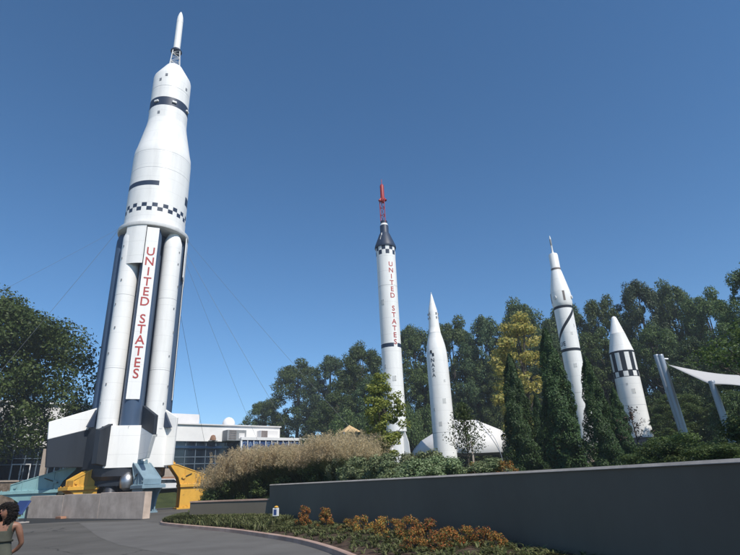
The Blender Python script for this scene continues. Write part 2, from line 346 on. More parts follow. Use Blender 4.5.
def catmull(pts, n=8):
    out = []; P = [np.array(p, float) for p in pts]; P = [2*P[0]-P[1]]+P+[2*P[-1]-P[-2]]
    for i in range(1, len(P)-2):
        for k in range(n):
            t = k/n; out.append(.5*(2*P[i]+(P[i+1]-P[i-1])*t+(2*P[i-1]-5*P[i]+4*P[i+1]-P[i+2])*t*t+(3*P[i]-P[i-1]-3*P[i+1]+P[i+2])*t**3))
    out.append(P[-2]); return out
def offs(path, d):
    out = []
    for i, p in enumerate(path):
        t = path[min(i+1, len(path)-1)]-path[max(i-1, 0)]; t = t/np.linalg.norm(t); out.append(p+np.array([-t[1], t[0]])*d)
    return out
def sweep(mb, path, prof, mi=0, z=None):
    """prof: (offset to the left, height) closed outline swept along a plan path"""
    n = len(prof); vs = []
    for i, p in enumerate(path):
        t = path[min(i+1, len(path)-1)]-path[max(i-1, 0)]; t = t/np.linalg.norm(t); nn = np.array([-t[1], t[0]])
        zz = z(i, p) if z else 0
        for a, b in prof: q = p+nn*a; vs.append((q[0], q[1], b+zz))
    fs = []
    for i in range(len(path)-1):
        for k in range(n): fs.append((i*n+k, i*n+(k+1) % n, (i+1)*n+(k+1) % n, (i+1)*n+k))
    fs.append(tuple(reversed(range(n)))); fs.append(tuple(range((len(path)-1)*n, len(path)*n)))
    mb.add(vs, fs, mi)
# retaining walls -------------------------------------------------
wp = catmull(WALL, 10)
w = empty('retaining_wall', (0, 0, 0), 0, 'tall dark grey curved retaining wall with thin pale cap, running toward the right', 'wall')
mb = MB(); sweep(mb, wp, [(0, -.1), (0, 1.62), (-.34, 1.62), (-.34, -.1)]); mb.build('wall_face', WALLM, w, 30)
mb = MB(); sweep(mb, wp, [(.03, 1.622), (.03, 1.63), (-.02, 1.672), (-.37, 1.672), (-.37, 1.622)]); mb.build('cap', CAPM, w, 30)
lp = catmull(LOW, 8)
w = empty('low_retaining_wall', (0, 0, 0), 0, 'lower dark grey wall section with pale pinkish cap beside the yellow arm', 'wall')
mb = MB(); sweep(mb, lp, [(0, -.1), (0, 1.0), (-.34, 1.0), (-.34, -.1)]); mb.build('wall_face', WALLM, w, 30)
mb = MB(); sweep(mb, lp, [(.035, 1.002), (.035, 1.062), (-.37, 1.062), (-.37, 1.002)]); mb.build('cap', KERB, w, 30)
# kerb and bed ----------------------------------------------------
KP = [(-10.2, 32.3), (-11.1, 31.6), (-11.5, 30.3), (-10.9, 28.6), (-8.6, 25.6), (-5.9, 22.3), (-4.1, 19.7), (-2.45, 17.05), (-1.2, 14.3), (-.15, 11.2), (.85, 8), (1.6, 5), (2.1, 2), (2.4, -3)]
kp = catmull(KP, 6)
mb = MB(); sweep(mb, kp, [(-.09, -.05), (-.075, .12), (-.05, .14), (.05, .14), (.08, .12), (.08, -.05)])
tag(mb.build('kerb', KERB, smooth=40), kind='structure')
back = catmull([(-10.3, 32.2), (-10.4, 31.0), (-10.2, 29.7), (-9.4, 27.8), (-7.3, 27.0), (-5.2, 25.9), (-3.3, 22.9), (-1.55, 20.1), (1.33, 15.0), (3.1, 11.5), (3.9, 8.35), (4.17, 6.45), (4.7, 2), (5.0, -3)], 6)
rows = []
for i in range(len(kp)):
    for t in (0, .12, .3, .5, .7, .88, 1):
        q = kp[i]*(1-t)+np.array(back[i])*t; rows.append((q[0], q[1], .075+.17*sm(np.array(t*1.2))+random.uniform(-.012, .012)))
fs = [(i*7+k, i*7+k+1, (i+1)*7+k+1, (i+1)*7+k) for i in range(len(kp)-1) for k in range(6)]
mb = MB(); mb.add(rows, fs); tag(mb.build('planting_bed', MULCH, smooth=180), kind='structure')
def bed_point(u, t):
    i = min(int(u), len(kp)-2); f_ = u-i; a = kp[i]*(1-f_)+kp[i+1]*f_; b = np.array(back[i])*(1-f_)+np.array(back[i+1])*f_
    q = a*(1-t)+b*t; return np.array([q[0], q[1], .075+.17*float(sm(np.array(t*1.2)))])
# concrete wall beside the big rocket -----------------------------
pa, pb = np.array([-15.1, 36.0]), at(29, 510, 54)[:2]
d_ = (pb-pa); Lp = np.linalg.norm(d_); d_ /= Lp; nb = np.array([d_[1], -d_[0]])
if nb[1] < 0: nb = -nb
w = empty('concrete_wall', (pa[0], pa[1], 0), math.atan2(d_[1], d_[0]), 'long low weathered concrete wall in front of the tallest rocket', 'wall')
mb = MB(); s_ = -1 if True else 1
cuts = [0, 5.6, 11.0, Lp]
for i in range(3):
    a, b = cuts[i]+(.012 if i else 0), cuts[i+1]-(.012 if i < 2 else 0); bt = b+(.9 if i == 2 else 0); tp = b-(0 if i == 2 else 0)
    mb.prism([(a, -.1), (bt, -.1), (tp, 1.66), (a, 1.6)], .5, (0, -.25, 0), (1, 0, 0), (0, 0, 1))
mb.build('wall_panel', CONC, w, 0, .015)
def gz0(x, y, z=0.0): r = ray(x, y); t = (z-EYE)/r[2]; return (r[0]*t, r[1]*t)
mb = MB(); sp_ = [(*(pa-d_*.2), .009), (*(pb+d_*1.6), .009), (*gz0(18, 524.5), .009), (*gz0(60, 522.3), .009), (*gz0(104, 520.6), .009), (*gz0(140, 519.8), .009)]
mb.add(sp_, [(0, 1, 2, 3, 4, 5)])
tag(mb.build('dark_strip', DARKG, smooth=0), kind='structure')  # darker flat sheet over the road along the foot of the concrete wall

mb = MB(); pts = [(*gz0(x, y), .0085) for x, y in ((79, 523), (88, 529), (98, 537), (118, 545), (150, 551), (200, 558), (320, 575), (350, 566), (322, 549.5), (300, 544), (262, 537.5), (228, 532), (190, 527.5), (166, 524.5), (140, 521.5), (105, 522))]
mb.add(pts, [tuple(range(len(pts)-1, -1, -1))]); tag(mb.build('asphalt_patch', rough_mat('pale_asphalt', (.108, .101, .092), (.142, .135, .124), .5, .85, .3, .01, 45), smooth=0), kind='structure')

# ------------------------------------------------------------------ rockets
def rocket_root(name, x, y, z, label):
    L = math.hypot(x, y); return empty(name, (x, y, z), math.atan2(-x/L, y/L), label, 'rocket')   # local -Y faces the plaza
def on_cyl(r, th, z):
    """letters wrapped on a cylinder of radius r round bearing th (0 = front, positive to the right) at height z"""
    return lambda x, y, d: ((r+d)*math.sin(th+x/r), -(r+d)*math.cos(th+x/r), z+y)
def panel_cyl(mb, r, a0, a1, z0, z1, t=.03, n=10, mi=0):
    vs = []; 
    for i in range(n+1):
        a = a0+(a1-a0)*i/n
        for rr in (r, r+t):
            for z in (z0, z1): vs.append((rr*math.sin(a), -rr*math.cos(a), z))
    fs = []
    for i in range(n):
        o = 4*i; fs += [(o+2, o+6, o+7, o+3), (o+1, o+3, o+7, o+5), (o, o+4, o+6, o+2), (o, o+1, o+5, o+4)]
    fs += [(0, 2, 3, 1), (4*n, 4*n+1, 4*n+3, 4*n+2)]
    mb.add(vs, fs, mi)

# --- the big white rocket ----------------------------------------
SX, SY = -22.55, 49.06
sat = rocket_root('rocket', SX, SY, 0, 'tallest rocket, huge white clustered-tank rocket with checker band and open tail fins')
def spos(r, th, z=0):
    """world point at radius r, bearing th round the big rocket"""
    v = Vector((r*math.sin(th), -r*math.cos(th), z)); return sat.matrix_basis @ v
bpy.context.view_layer.update()
# upper stage
ck = lambda par: (lambda k: 1 if ((k//2) % 2 == par) else 0)
b = MB()
b.lathe([(3.02, 26.55), (3.02, 27.2), (3.0, 28.1, ck(0)), (3.0, 28.55, ck(1)), (3.0, 29.0), (3.0, 30.6), (2.99, 33.2), (2.99, 33.24, 2), (2.99, 33.27), (2.98, 35.4), (2.98, 35.43, 2), (2.98, 35.46), (2.92, 36.2), (2.78, 36.75), (2.2, 39.8), (2.1, 40.5)], 72)
up = b.build('upper_stage', [WHITE, NAVY, SEAM], sat)
b = MB(); panel_cyl(b, 2.99, R(-80), R(-2), 31.05, 31.6, .012, 24); b.build('stripe', NAVY, up)
b = MB(); panel_cyl(b, 2.99, R(62), R(82), 30.1, 31.1, .012, 8); b.build('stripe', NAVY, up)
b = MB()
b.lathe([(2.1, 40.5), (2.08, 41.9), (2.08, 42.05, 1), (2.09, 43.2), (2.1, 44.75, 2), (2.1, 44.79), (2.09, 46.85), (2.03, 47.1), (1.9, 47.35), (.95, 49.1), (.8, 49.25)], 64)
sm_ = b.build('service_module', [WHITE, NAVY, SEAM], sat)
for th in (-42, 12, 66, 120, 180, -110):
    a = R(th); b = MB(); b.box((2.12*math.sin(a), -2.12*math.cos(a), 42.6), (.5, .24, .24), a); b.build('thruster', WHITE2, sm_, 0, .04)
for th, z in ((-38, 45.7), (48, 45.3), (-20, 46.3), (-30, 41.0)): b = MB(); b.box((2.1*math.sin(R(th)), -2.1*math.cos(R(th)), z), (.26, .06, .34), R(th)); b.build('hatch', SEAM, sm_, 0)
b = MB(); b.lathe([(.22, 41.5), (.24, 41.6), (.22, 41.7)], 14)
# escape tower
b = MB()
c8 = [(R(45+90*i), R(45+90*(i+1))) for i in range(4)]
zz = [49.1, 49.8, 50.5, 51.15, 51.75]
rr_ = lambda z: .82-(z-49.1)/2.65*.28
for a0, a1 in c8:
    b.tube([(rr_(z)*math.sin(a0), -rr_(z)*math.cos(a0), z) for z in (49.1, 51.75)], .055, 6)
    for i in range(4):
        z0, z1 = zz[i], zz[i+1]; p = lambda a, z: (rr_(z)*math.sin(a), -rr_(z)*math.cos(a), z)
        b.tube([p(a0, z1), p(a1, z1)], .03, 5); b.tube([p(a0, z0), p(a1, z1)] if i % 2 else [p(a1, z0), p(a0, z1)], .028, 5)
tw = b.build('escape_tower', WHITE2, sat)
b = MB(); b.lathe([(.66, 51.72), (.62, 51.9), (.42, 52.15)], 24); b.build('tower_ring', NAVY, sat)
b = MB(); b.lathe([(.40, 52.15), (.385, 56.4), (.385, 56.43, 1), (.385, 56.46), (.38, 56.9), (.33, 57.4), (.22, 57.9), (.1, 58.25), (.03, 58.35)], 24); b.build('escape_motor', [WHITE, SEAM], sat)
# flange
b = MB(); b.lathe([(3.0, 26.2), (3.42, 26.25), (3.47, 26.35), (3.47, 26.62), (3.1, 26.62)], 72); b.build('flange', WHITE2, sat)
# tanks: eight round a core, black and white in turn
b = MB(); b.lathe([(1.5, 6.8), (1.5, 26.3)], 40); b.build('core_tank', TNAVY, sat)
T0 = R(-2)
for i in range(8):
    th = T0+i*PI/4+(R(6) if i == 1 else R(-1) if i == 7 else 0); dark = i % 2 == 0; r_t = (2.44 if i in (0, 4) else 2.55) if dark else 2.52; tx, ty = r_t*math.sin(th), -r_t*math.cos(th); m_ = TNAVY if dark else WHITE
    b = MB()
    if dark: b.lathe([(.86, 6.8), (.86, 24.9), (.84, 25.5), (.70, 26.1), (.5, 26.25)], 36, (tx, ty, 0))
    else: b.lathe([(.90, 6.8), (.90, 12.0), (.90, 12.03, 1), (.90, 12.06), (.90, 19.0), (.90, 19.03, 1), (.90, 19.06), (.90, 24.6), (.88, 25.2), (.7, 25.8), (.5, 26.25)], 36, (tx, ty, 0))
    t = b.build('tank', [m_, SEAM], sat)
    if not dark and i in (1, 7):
        for z in (9.0, 10.6, 13.4, 15.8, 18.1, 20.5, 22.8, 24.1): a = th+.05*((z*7) % 3-1); bb = MB(); bb.box((3.44*math.sin(a), -3.44*math.cos(a), z), (.1, .06, .16), a); bb.build('fitting', SEAM, t, 0)
# lettered strip down the front dark tank
b = MB(); xr = Vector((math.cos(T0), math.sin(T0), 0)); nr = Vector((math.sin(T0), -math.cos(T0), 0)); oo = nr*3.32
LZ = [23.35, 22.3, 21.25, 20.2, 19.2, 18.2, 16.5, 15.5, 14.5, 13.45, 12.4, 11.4]
b.prism([(-.56, 9.2), (.56, 9.2), (.56, 26.0), (-.56, 26.0)], .05, oo, xr, (0, 0, 1)); strip = b.build('name_strip', WHITE, sat)
def letters(text, pos, size, place_of, mat, parent, **kw):
    """every letter a part of its own"""
    for ch, q in zip(text.replace(' ', ''), pos):
        b = MB(); text_mb(b, ch, size, place_of(q), **kw); b.build('letter', mat, parent)
letters('UNITED STATES', LZ, 1.22, lambda z: (lambda x, y, d: tuple(oo+nr*(.028+d)+xr*x*.95+Vector((0, 0, z+y)))), REDL, strip)
for k in (1, 2):
    a = T0+k*PI/2; n2 = Vector((math.sin(a), -math.cos(a), 0)); b = MB(); b.prism([(-.62, 9.55), (.62, 9.55), (.62, 26.0), (-.62, 26.0)], .05, n2*3.32, (math.cos(a), math.sin(a), 0), (0, 0, 1)); b.build('name_strip', WHITE, sat, 0)
# flat white fairings under the flange
b = MB(); panel_cyl(b, 3.30, R(-49), R(-13), 22.15, 26.22, .05, 10); b.build('fairing', WHITE, sat, 30)
b = MB(); th = R(81); n2 = Vector((math.sin(th), -math.cos(th), 0)); x2 = Vector((math.cos(th), math.sin(th), 0))
b.prism([(-.9, 21.8), (.9, 21.3), (.9, 26.2), (-.9, 26.2)], .07, n2*3.34, x2, (0, 0, 1)); b.build('fairing', WHITE2, sat, 0)
# tail shroud: eight facets, painted in quarters
fac_a = [R(16)+i*PI/4 for i in range(8)]
def shroud_mi(k): return [0, 0, 0, 0, 1, 1, 1, 1][k] if False else k
b = MB(); vs = []; fs = []; ms = []
for rr, z in ((3.62, 3.56), (3.62, 6.85), (3.60, 6.97), (2.5, 7.0)):
    for a in fac_a: vs.append((rr*math.sin(a), -rr*math.cos(a), z))
for j in range(3):
    for k in range(8):
        fs.append((j*8+k, j*8+(k+1) % 8, (j+1)*8+(k+1) % 8, (j+1)*8+k)); ms.append(1 if k in (4, 5, 6, 2) else 0)
b.add(vs, fs, ms); sh = b.build('tail_shroud', [WHITE, BLACK], sat, 20)
for a, z in ((-22, 5.6), (-20, 4.1), (-2, 6.8), (40, 6.2), (6, 4.2)): b = MB(); b.box((3.25*math.sin(R(a)), -3.25*math.cos(R(a)), z), (.18, .2, .22), R(a)); b.build('bracket', UNITG, sh, 0)
def fin(th, poly_list, t=.22, name='fin'):
    b = MB(); n2 = (math.sin(th), -math.cos(th), 0)
    for poly, mi in poly_list: b.prism(poly, t, (0, 0, 0), n2, (0, 0, 1), mi)
    return b.build(name, [WHITE, BLACK], sat, 20, .03)
ob = .0
fin(R(-74), [([(3.2, 6.95), (6.5, 5.98), (6.62, 7.4), (3.0, 8.75)], 0), ([(3.2, 3.75), (6.3, 3.8), (6.5, 5.97), (3.2, 6.94)], 1)], .3)
fin(R(16), [([(3.35, 6.85), (6.7, 5.9), (6.7, 7.45), (3.2, 8.7)], 1), ([(3.35, 4.15), (5.6, 4.15), (6.7, 5.89), (3.35, 6.84)], 0)], .3)
fin(R(-29), [([(3.3, 3.7), (5.0, 3.85), (5.0, 6.5), (3.3, 7.15)], 1)], .42)
fin(R(61), [([(3.2, 3.65), (4.3, 3.7), (4.4, 7.8), (3.0, 8.7)], 0)], .3)
fin(R(151), [([(3.2, 3.65), (5.2, 3.7), (5.2, 7.4), (3.2, 8.6)], 0)], .3)
fin(R(-119), [([(3.2, 3.65), (5.2, 3.7), (5.2, 7.4), (3.2, 8.6)], 1)], .3)
b = MB(); n2 = Vector((math.sin(R(55)), -math.cos(R(55)), 0)); b.prism([(3.3, 6.9), (4.1, 6.9), (3.3, 8.4)], .3, (0, 0, 0), n2, (0, 0, 1)); b.build('fin_fillet', NAVY, sat, 0)
b = MB(); n2 = Vector((math.sin(R(-64)), -math.cos(R(-64)), 0)); b.prism([(3.3, 7.0), (3.9, 7.0), (3.3, 8.5)], .3, (0, 0, 0), n2, (0, 0, 1)); b.build('fin_fillet', NAVY, sat, 0)
# heat shield and engines
b = MB(); b.lathe([(2.7, 2.35), (3.3, 2.9), (3.3, 3.7), (1, 3.75)], 48); b.build('heat_shield', ENGINE, sat)
for i in range(8):
    rr = 2.35 if i % 2 else 1.05; th = R(20+45*i); b = MB()
    b.lathe([(.60, 1.65), (.58, 1.7), (.50, 2.05), (.36, 2.4), (.26, 2.6), (.3, 2.9)], 20, (rr*math.sin(th), -rr*math.cos(th), 0), cap=False); b.build('engine_bell', ENGINE, sat)
b = MB(); th = R(4); b.lathe([(.2, 1.75), (.5, 1.95), (.62, 2.35), (.56, 2.8), (.3, 3.1), (.1, 3.2)], 24, (3.2*math.sin(th), -3.2*math.cos(th), 0)); b.build('silver_tank', CHROME, sat)
b = MB(); b.lathe([(2.95, 2.15), (2.95, 3.6)], 48, cap=False); b.build('engine_skirt', BLACK, sat)

# --- hold-down arms ----------------------------------------------
ARM = [(.3, 4.1), (.36, 4.32), (.8, 4.22), (4.2, 2.86), (4.2, 2.34), (1.22, 2.34), (1.05, 3.0)]
COLM = [(1.28, .12), (3.1, .12), (3.12, .55), (3.4, 1.2), (4.0, 1.75), (4.6, 2.04), (1.28, 2.04)]
def arm(th, r, mat, label, scale=1.0, dark=None, width=1.25, zs=.9):
    p = spos(r, th); g = 0; arm_poly = ARM; sa = Vector((p[0]-SX, p[1]-SY)); ang = math.atan2(sa.y, sa.x)
    o = empty('hold_down_arm', (p[0], p[1], g), ang, label, 'support arm', 'support arms holding the tallest rocket'); o.scale = (1, 1, zs)
    b = MB(); b.prism([(x*scale, y*(1 if not dark else 1)) for x, y in arm_poly], width, (0, 0, 0), (1, 0, 0), (0, 0, 1)); b.build('arm', mat, o, 0, .05)
    b = MB()
    for sy in (-1, 1):
        q = [(x*scale, sy*(width/2+.005), y) for x, y in arm_poly]; b.tube(q+[q[0]], .055, 6)
        for x in (1.6, 2.6, 3.5): b.tube([(x*scale, sy*(width/2+.01), 2.4), (x*scale, sy*(width/2+.01), 4.18-(x-.8)*.4)], .035, 5)
    b.build('edge_weld', mat, o, 50)
    b = MB(); b.box((3.05*scale, 0, 2.19), (3.7*scale, width+.55, .28))
    for i in range(9):
        for sy in (-1, 1): x = (1.45+i*.4)*scale; b.tube([(x, sy*(width/2+.19), 2.33), (x, sy*(width/2+.19), 2.41)], .05, 6)
    b.build('flange', mat, o, 0, .02)
    b = MB()
    for sy in (-1, 1):
        b.prism([(x*scale, y) for x, y in COLM], .12, (0, sy*(width/2+.05), 0), (1, 0, 0), (0, 0, 1))
    b.box((2.0*scale, 0, 1.05), (1.2*scale, width, 1.9))
    b.build('column', mat, o, 0, .02)
    b = MB(); b.box((2.2*scale, 0, .07), (2.3*scale, width+.5, .14))
    for i in range(6):
        for sy in (-1, 1): b.tube([(1.3*scale+i*.36*scale, sy*(width/2+.15), .14), (1.3*scale+i*.36*scale, sy*(width/2+.15), .26)], .07, 6)
    for i in range(5): b.tube([(3.22*scale, -width*.4+i*width*.2, .14), (3.22*scale, -width*.4+i*width*.2, .28)], .06, 6)
    b.build('base_plate', mat, o, 0)
    b = MB(); b.box((.45*scale, 0, 4.36), (.5, width*.6, .22)); b.tube([(.5, -.3, 4.2), (.5, -.3, 4.62)], .1, 8); b.tube([(.5, .3, 4.2), (.5, .3, 4.62)], .1, 8); b.build('clamp', mat, o, 0)
    for sy in (-1, 1):
        b = MB(); b.tube([(1.5*scale, sy*(width/2), 3.0), (1.5*scale, sy*(width/2+.12), 3.0)], .16, 10); b.build('bolt', mat, o, 0)
        b = MB(); b.tube([(3.9*scale, sy*(width/2), 2.62), (3.9*scale, sy*(width/2+.1), 2.62)], .1, 10); b.build('bolt', mat, o, 0)
        b = MB(); b.tube([(1.3*scale, sy*(width/2+.06), 2.9), (2.2*scale, sy*(width/2+.06), 3.35)], .045, 6); b.build('tie_rod', OLIVE, o, 0)
    if dark:
        b = MB(); b.prism([(.25, 4.3), (-.55, 4.35), (1.4, 1.3), (2.3, 1.2)], width*.8, (0, .1, 0), (1, 0, 0), (0, 0, 1)); b.build('brace', dark, o, 0, .03)
    return o
arm(R(97), 3.45, YELLOW, 'yellow steel support arm right of the tallest rocket, in front of the glass facade')
arm(R(20), 3.2, BLUEG, 'grey blue support arm facing the road at the end of the concrete wall', scale=.68, width=1.35, zs=.9)
arm(R(-62), 1.75, YELLOW, 'yellow steel support arm under the left side of the tallest rocket, behind the concrete wall', scale=.68, zs=.95)
arm(R(-97), 3.5, TEAL, 'pale teal support arm with dark brace at the far left behind the concrete wall', scale=1.2, dark=OLIVE, zs=.9)

# --- slim rocket with red escape tower ----------------------------
def checker(n, par): return lambda k: 1 if ((k//n) % 2 == par) else 0
rx, ry = 1.62, 45.97; gz = hz(rx, ry); K = 1.0
red = rocket_root('rocket', rx, ry, 0, 'slim white rocket with navy capsule and red lattice escape tower on top')
b = MB()
b.lathe([(.90, 5.42), (.90, 5.5), (.90, 7.2), (.90, 7.23, 2), (.90, 7.26), (.90, 12.62, lambda k: 0 if 3 <= k <= 6 else 1), (.90, 12.98), (.905, 18.35), (.905, 18.47, 2), (.905, 18.5), (.91, 21.3), (.92, 21.65, checker(4, 0)), (.93, 22.1, checker(4, 1)), (.95, 22.5)], 64)
# (ring materials are set on the lower edge of each band)
body = b.build('body', [WHITE, NAVY, SEAM], red)
b = MB(); b.lathe([(1.02, 22.5), (1.04, 22.62), (1.0, 22.8), (.52, 24.05), (.42, 24.2), (.42, 24.95), (.40, 25.0)], 40); cp = b.build('capsule', NAVY, red)
b = MB(); b.prism([(-.16, 0), (.2, 0), (.11, .75), (-.06, .75)], .02, (-.30, -.66, 23.25), (1, .25, 0), (.1, .30, 1)); b.prism([(-.1, 0), (.1, 0), (.07, .3), (-.07, .3)], .02, (-.22, -.55, 23.75), (1, .25, 0), (0, .35, 1)); b.build('window_panel', WHITE2, cp, 0)
b = MB(); b.lathe([(.40, 25.0), (.34, 25.2), (.2, 25.3)], 24); b.build('antenna_housing', WHITE2, red)
b = MB()
for k in range(3):
    a0, a1 = R(30+120*k), R(150+120*k); p = lambda a, z: (.30*math.sin(a), -.30*math.cos(a), z)
    b.tube([p(a0, 25.25), p(a0, 27.9)], .045, 6)
    for i in range(3):
        z0, z1 = 25.35+.84*i, 25.35+.84*(i+1); b.tube([p(a0, z1), p(a1, z1)], .028, 5); b.tube([p(a0, z0), p(a1, z1)], .024, 5)
b.build('escape_tower', RED, red)
b = MB(); b.lathe([(.34, 25.15), (.34, 25.5), (.25, 25.55)], 16); b.build('tower_base', NAVY, red)
b = MB(); b.lathe([(.2, 27.75), (.23, 27.9), (.2, 28.35), (.2, 29.55), (.16, 29.65), (.09, 29.75), (.03, 29.8), (.03, 30.3), (.01, 30.35)], 20)
em = b.build('escape_motor', RED, red)
for k in range(3):
    a = R(-60+120*k); b = MB(); b.tube([(.15*math.sin(a), -.15*math.cos(a), 28.1), (.36*math.sin(a), -.36*math.cos(a), 27.75)], [.08, .14], 10); b.build('motor_nozzle', [RED], em)
letters('UNITED STATES', [20.55-.625*i for i in (0, 1, 2, 3, 4, 5, 7, 8, 9, 10, 11, 12)], .66, lambda z: on_cyl(.912, R(27), z), REDL, body, cuts=.09, depth=.006)
b = MB(); text_mb(b, 'T', .6, on_cyl(.905, R(26), 8.4), cuts=.09, depth=.006); b.build('stencil_letter', SEAM, body)
b = MB(); b.lathe([(.66, gz-.1), (.66, 3.2), (.70, 5.35), (.70, 5.42)], 40); b.build('tail_unit', WHITE2, red)
for k in range(4):
    a = R(60+90*k); b = MB(); n2 = Vector((math.sin(a), -math.cos(a), 0)); b.prism([(.6, 3.1), (1.25, 3.3), (1.15, 4.5), (.86, 5.4), (.6, 5.4)], .08, (0, 0, 0), n2, (0, 0, 1)); b.build('fin', WHITE2, red, 0)
    bb = MB(); bb.prism([(.6, 2.7), (1.0, 2.7), (1.1, 3.05), (.6, 3.05)], .06, (0, 0, 0), n2, (0, 0, 1)); bb.build('vane', BLACK, red, 0)

# --- bullet shaped rocket -----------------------------------------
jx, jy = 8.05, 65.5; gz = hz(jx, jy)
jun = rocket_root('rocket', jx, jy, 0, 'plain white rocket with needle nose and small dark checker mark, standing before the white tent')
b = MB()
b.lathe([(1.34, 3.6), (1.34, 5.2), (1.34, 6.6), (1.34, 6.64, 1), (1.34, 6.68), (1.34, 13), (1.33, 15.6), (1.29, 16.6), (1.16, 17.5), (.98, 18.3), (.80, 18.95), (.80, 19.05, 1), (.76, 19.1), (.70, 19.9), (.63, 20.9), (.60, 21.9), (.585, 22.1), (.12, 24.3), (.06, 24.5)], 48)
body = b.build('body', [WHITE, SEAM], jun)
b = MB(); b.tube([(0, 0, 24.4), (0, 0, 24.75)], [.06, .04], 8); b.build('nose_probe', WHITE2, jun)
for th in (-88, -40, 88, 40):
    for z in (21.1, 21.65): b = MB(); b.box((.63*math.sin(R(th)), -.63*math.cos(R(th)), z), (.14, .16, .26), R(th)); b.build('antenna', SEAM, jun, 0)
for th, z in ((-31, 16.25), (-20, 15.85)): b = MB(); panel_cyl(b, 1.285, R(th-5.5), R(th+5.5), z, z+.40, .05, 4); b.build('checker_mark', BLACK, body, 0)
letters('NASA', (15.35, 14.72, 14.09, 13.46), .66, lambda z: on_cyl(1.338, R(-25), z), BLACK, body, cuts=.1, depth=.006)
b = MB(); b.lathe([(1.1, gz-.1), (1.1, 3.6)], 32); b.build('pedestal', CONC, jun)

# --- rocket with spinning tub -------------------------------------
cx_, cy_ = 20.79, 54.15; gz = hz(cx_, cy_)
jc = rocket_root('rocket', cx_, cy_, 0, 'white rocket with dark diagonal stripe and thin drum nose, behind the conifers')
b = MB()
b.lathe([(.93, 3.9), (.93, 5.4), (.93, 9.0), (.93, 9.03, 2), (.93, 9.06), (.945, 13.38), (.945, 13.62, 1), (.945, 13.66), (.96, 18.05), (.96, 18.32, 1), (.98, 18.36), (1.06, 18.7), (1.07, 19.7), (1.02, 20.1), (.58, 22.4), (.53, 22.55)], 56)
# put the dark bands on the ring just below their upper edge
body = b.build('body', [WHITE, SEAM if False else WHITE, SEAM], jc)
b = MB(); panel_cyl(b, .955, R(-180), R(180), 18.02, 18.34, .006, 56); b.build('stripe', BLACK, body)
b = MB(); panel_cyl(b, .945, R(-180), R(180), 13.34, 13.64, .006, 56); b.build('stripe', BLACK, body)
b = MB(); vs = []; n = 30
for i in range(n+1):
    t = i/n; a = R(78-156*t); z = 18.15-3.3*t
    for rr in (.95, .966):
        for dz in (-.46, .0): vs.append((rr*math.sin(a), -rr*math.cos(a), z+dz))
fs = []
for i in range(n):
    o = 4*i; fs += [(o+2, o+3, o+7, o+6), (o+1, o+5, o+7, o+3), (o, o+2, o+6, o+4)]
b.add(vs, fs); b.build('diagonal_stripe', BLACK, body)
for ch, a in (('U', -58), ('E', -32)): b = MB(); text_mb(b, ch, .62, on_cyl(.95, R(a), 14.15), cuts=.09, depth=.006); b.build('letter', BLACK, body)
b = MB(); text_mb(b, 'I', .5, on_cyl(.95, R(52), 16.0), cuts=.09, depth=.006); b.build('stencil_letter', SEAM, body)
for th in (-35, 75, -130): b = MB(); b.tube([(1.06*math.sin(R(th)), -1.06*math.cos(R(th)), 19.25), (1.16*math.sin(R(th)), -1.16*math.cos(R(th)), 19.25)], .2, 12); b.build('port_cover', WHITE2, body)
for a0, a1 in ((12, 24), (-78, -66)): b = MB(); panel_cyl(b, 1.06, R(a0), R(a1), 18.8, 19.9, .015, 4); b.build('louvre', UNITB, body)
b = MB(); b.lathe([(.50, 22.55), (.52, 22.62, 1), (.52, 22.85), (.50, 22.9), (.49, 24.5), (.44, 24.62), (.2, 24.7)], 36); b.build('drum', [WHITE, UNITB], jc)
b = MB(); b.lathe([(.2, 24.65), (.12, 24.85), (.09, 25.0), (.09, 25.7, 1), (.10, 25.75, 1), (.10, 26.5), (.07, 26.7), (.02, 26.95)], 16); b.build('satellite', [WHITE2, UNITG], jc)
b = MB(); b.lathe([(.8, gz-.1), (.8, 3.9)], 32); b.build('pedestal', CONC, jc)

# --- blunt cone rocket --------------------------------------------
px_, py_ = 29.45, 61.3; gz = hz(px_, py_)
jp = rocket_root('rocket', px_, py_, 0, 'stout white rocket with cone nose and black vertical stripes over a checker row')
b = MB(); nS = 64
stp = lambda k: 1 if ((k+2) % 8) < 4 else 0
b.lathe([(1.36, 4.85), (1.36, 8.3), (1.36, 8.33, 2), (1.36, 8.36), (1.36, 11.55, 1), (1.36, 11.62, lambda k: 0 if ((k+2) % 8) < 4 else 1), (1.36, 12.2, 1), (1.36, 12.32, stp), (1.36, 14.4, 1), (1.37, 14.62), (1.36, 14.66), (.86, 16.75), (.86, 16.79, 2), (.84, 16.82), (.33, 18.75), (.24, 18.95), (.1, 19.06)], nS)
body = b.build('body', [WHITE, BLACK, SEAM], jp)
b = MB(); b.lathe([(1.2, 3.7), (1.2, 4.85)], 40); b.build('tail_ring', UNITB, jp)
for a in (45, 135, -45, -135):
    b = MB(); b.box((.85*math.sin(R(a)), -.85*math.cos(R(a)), (gz-.1+3.7)/2), (.55, .55, 3.7-gz+.1), R(a)); b.build('stand_leg', BWHITE2, jp, 0)

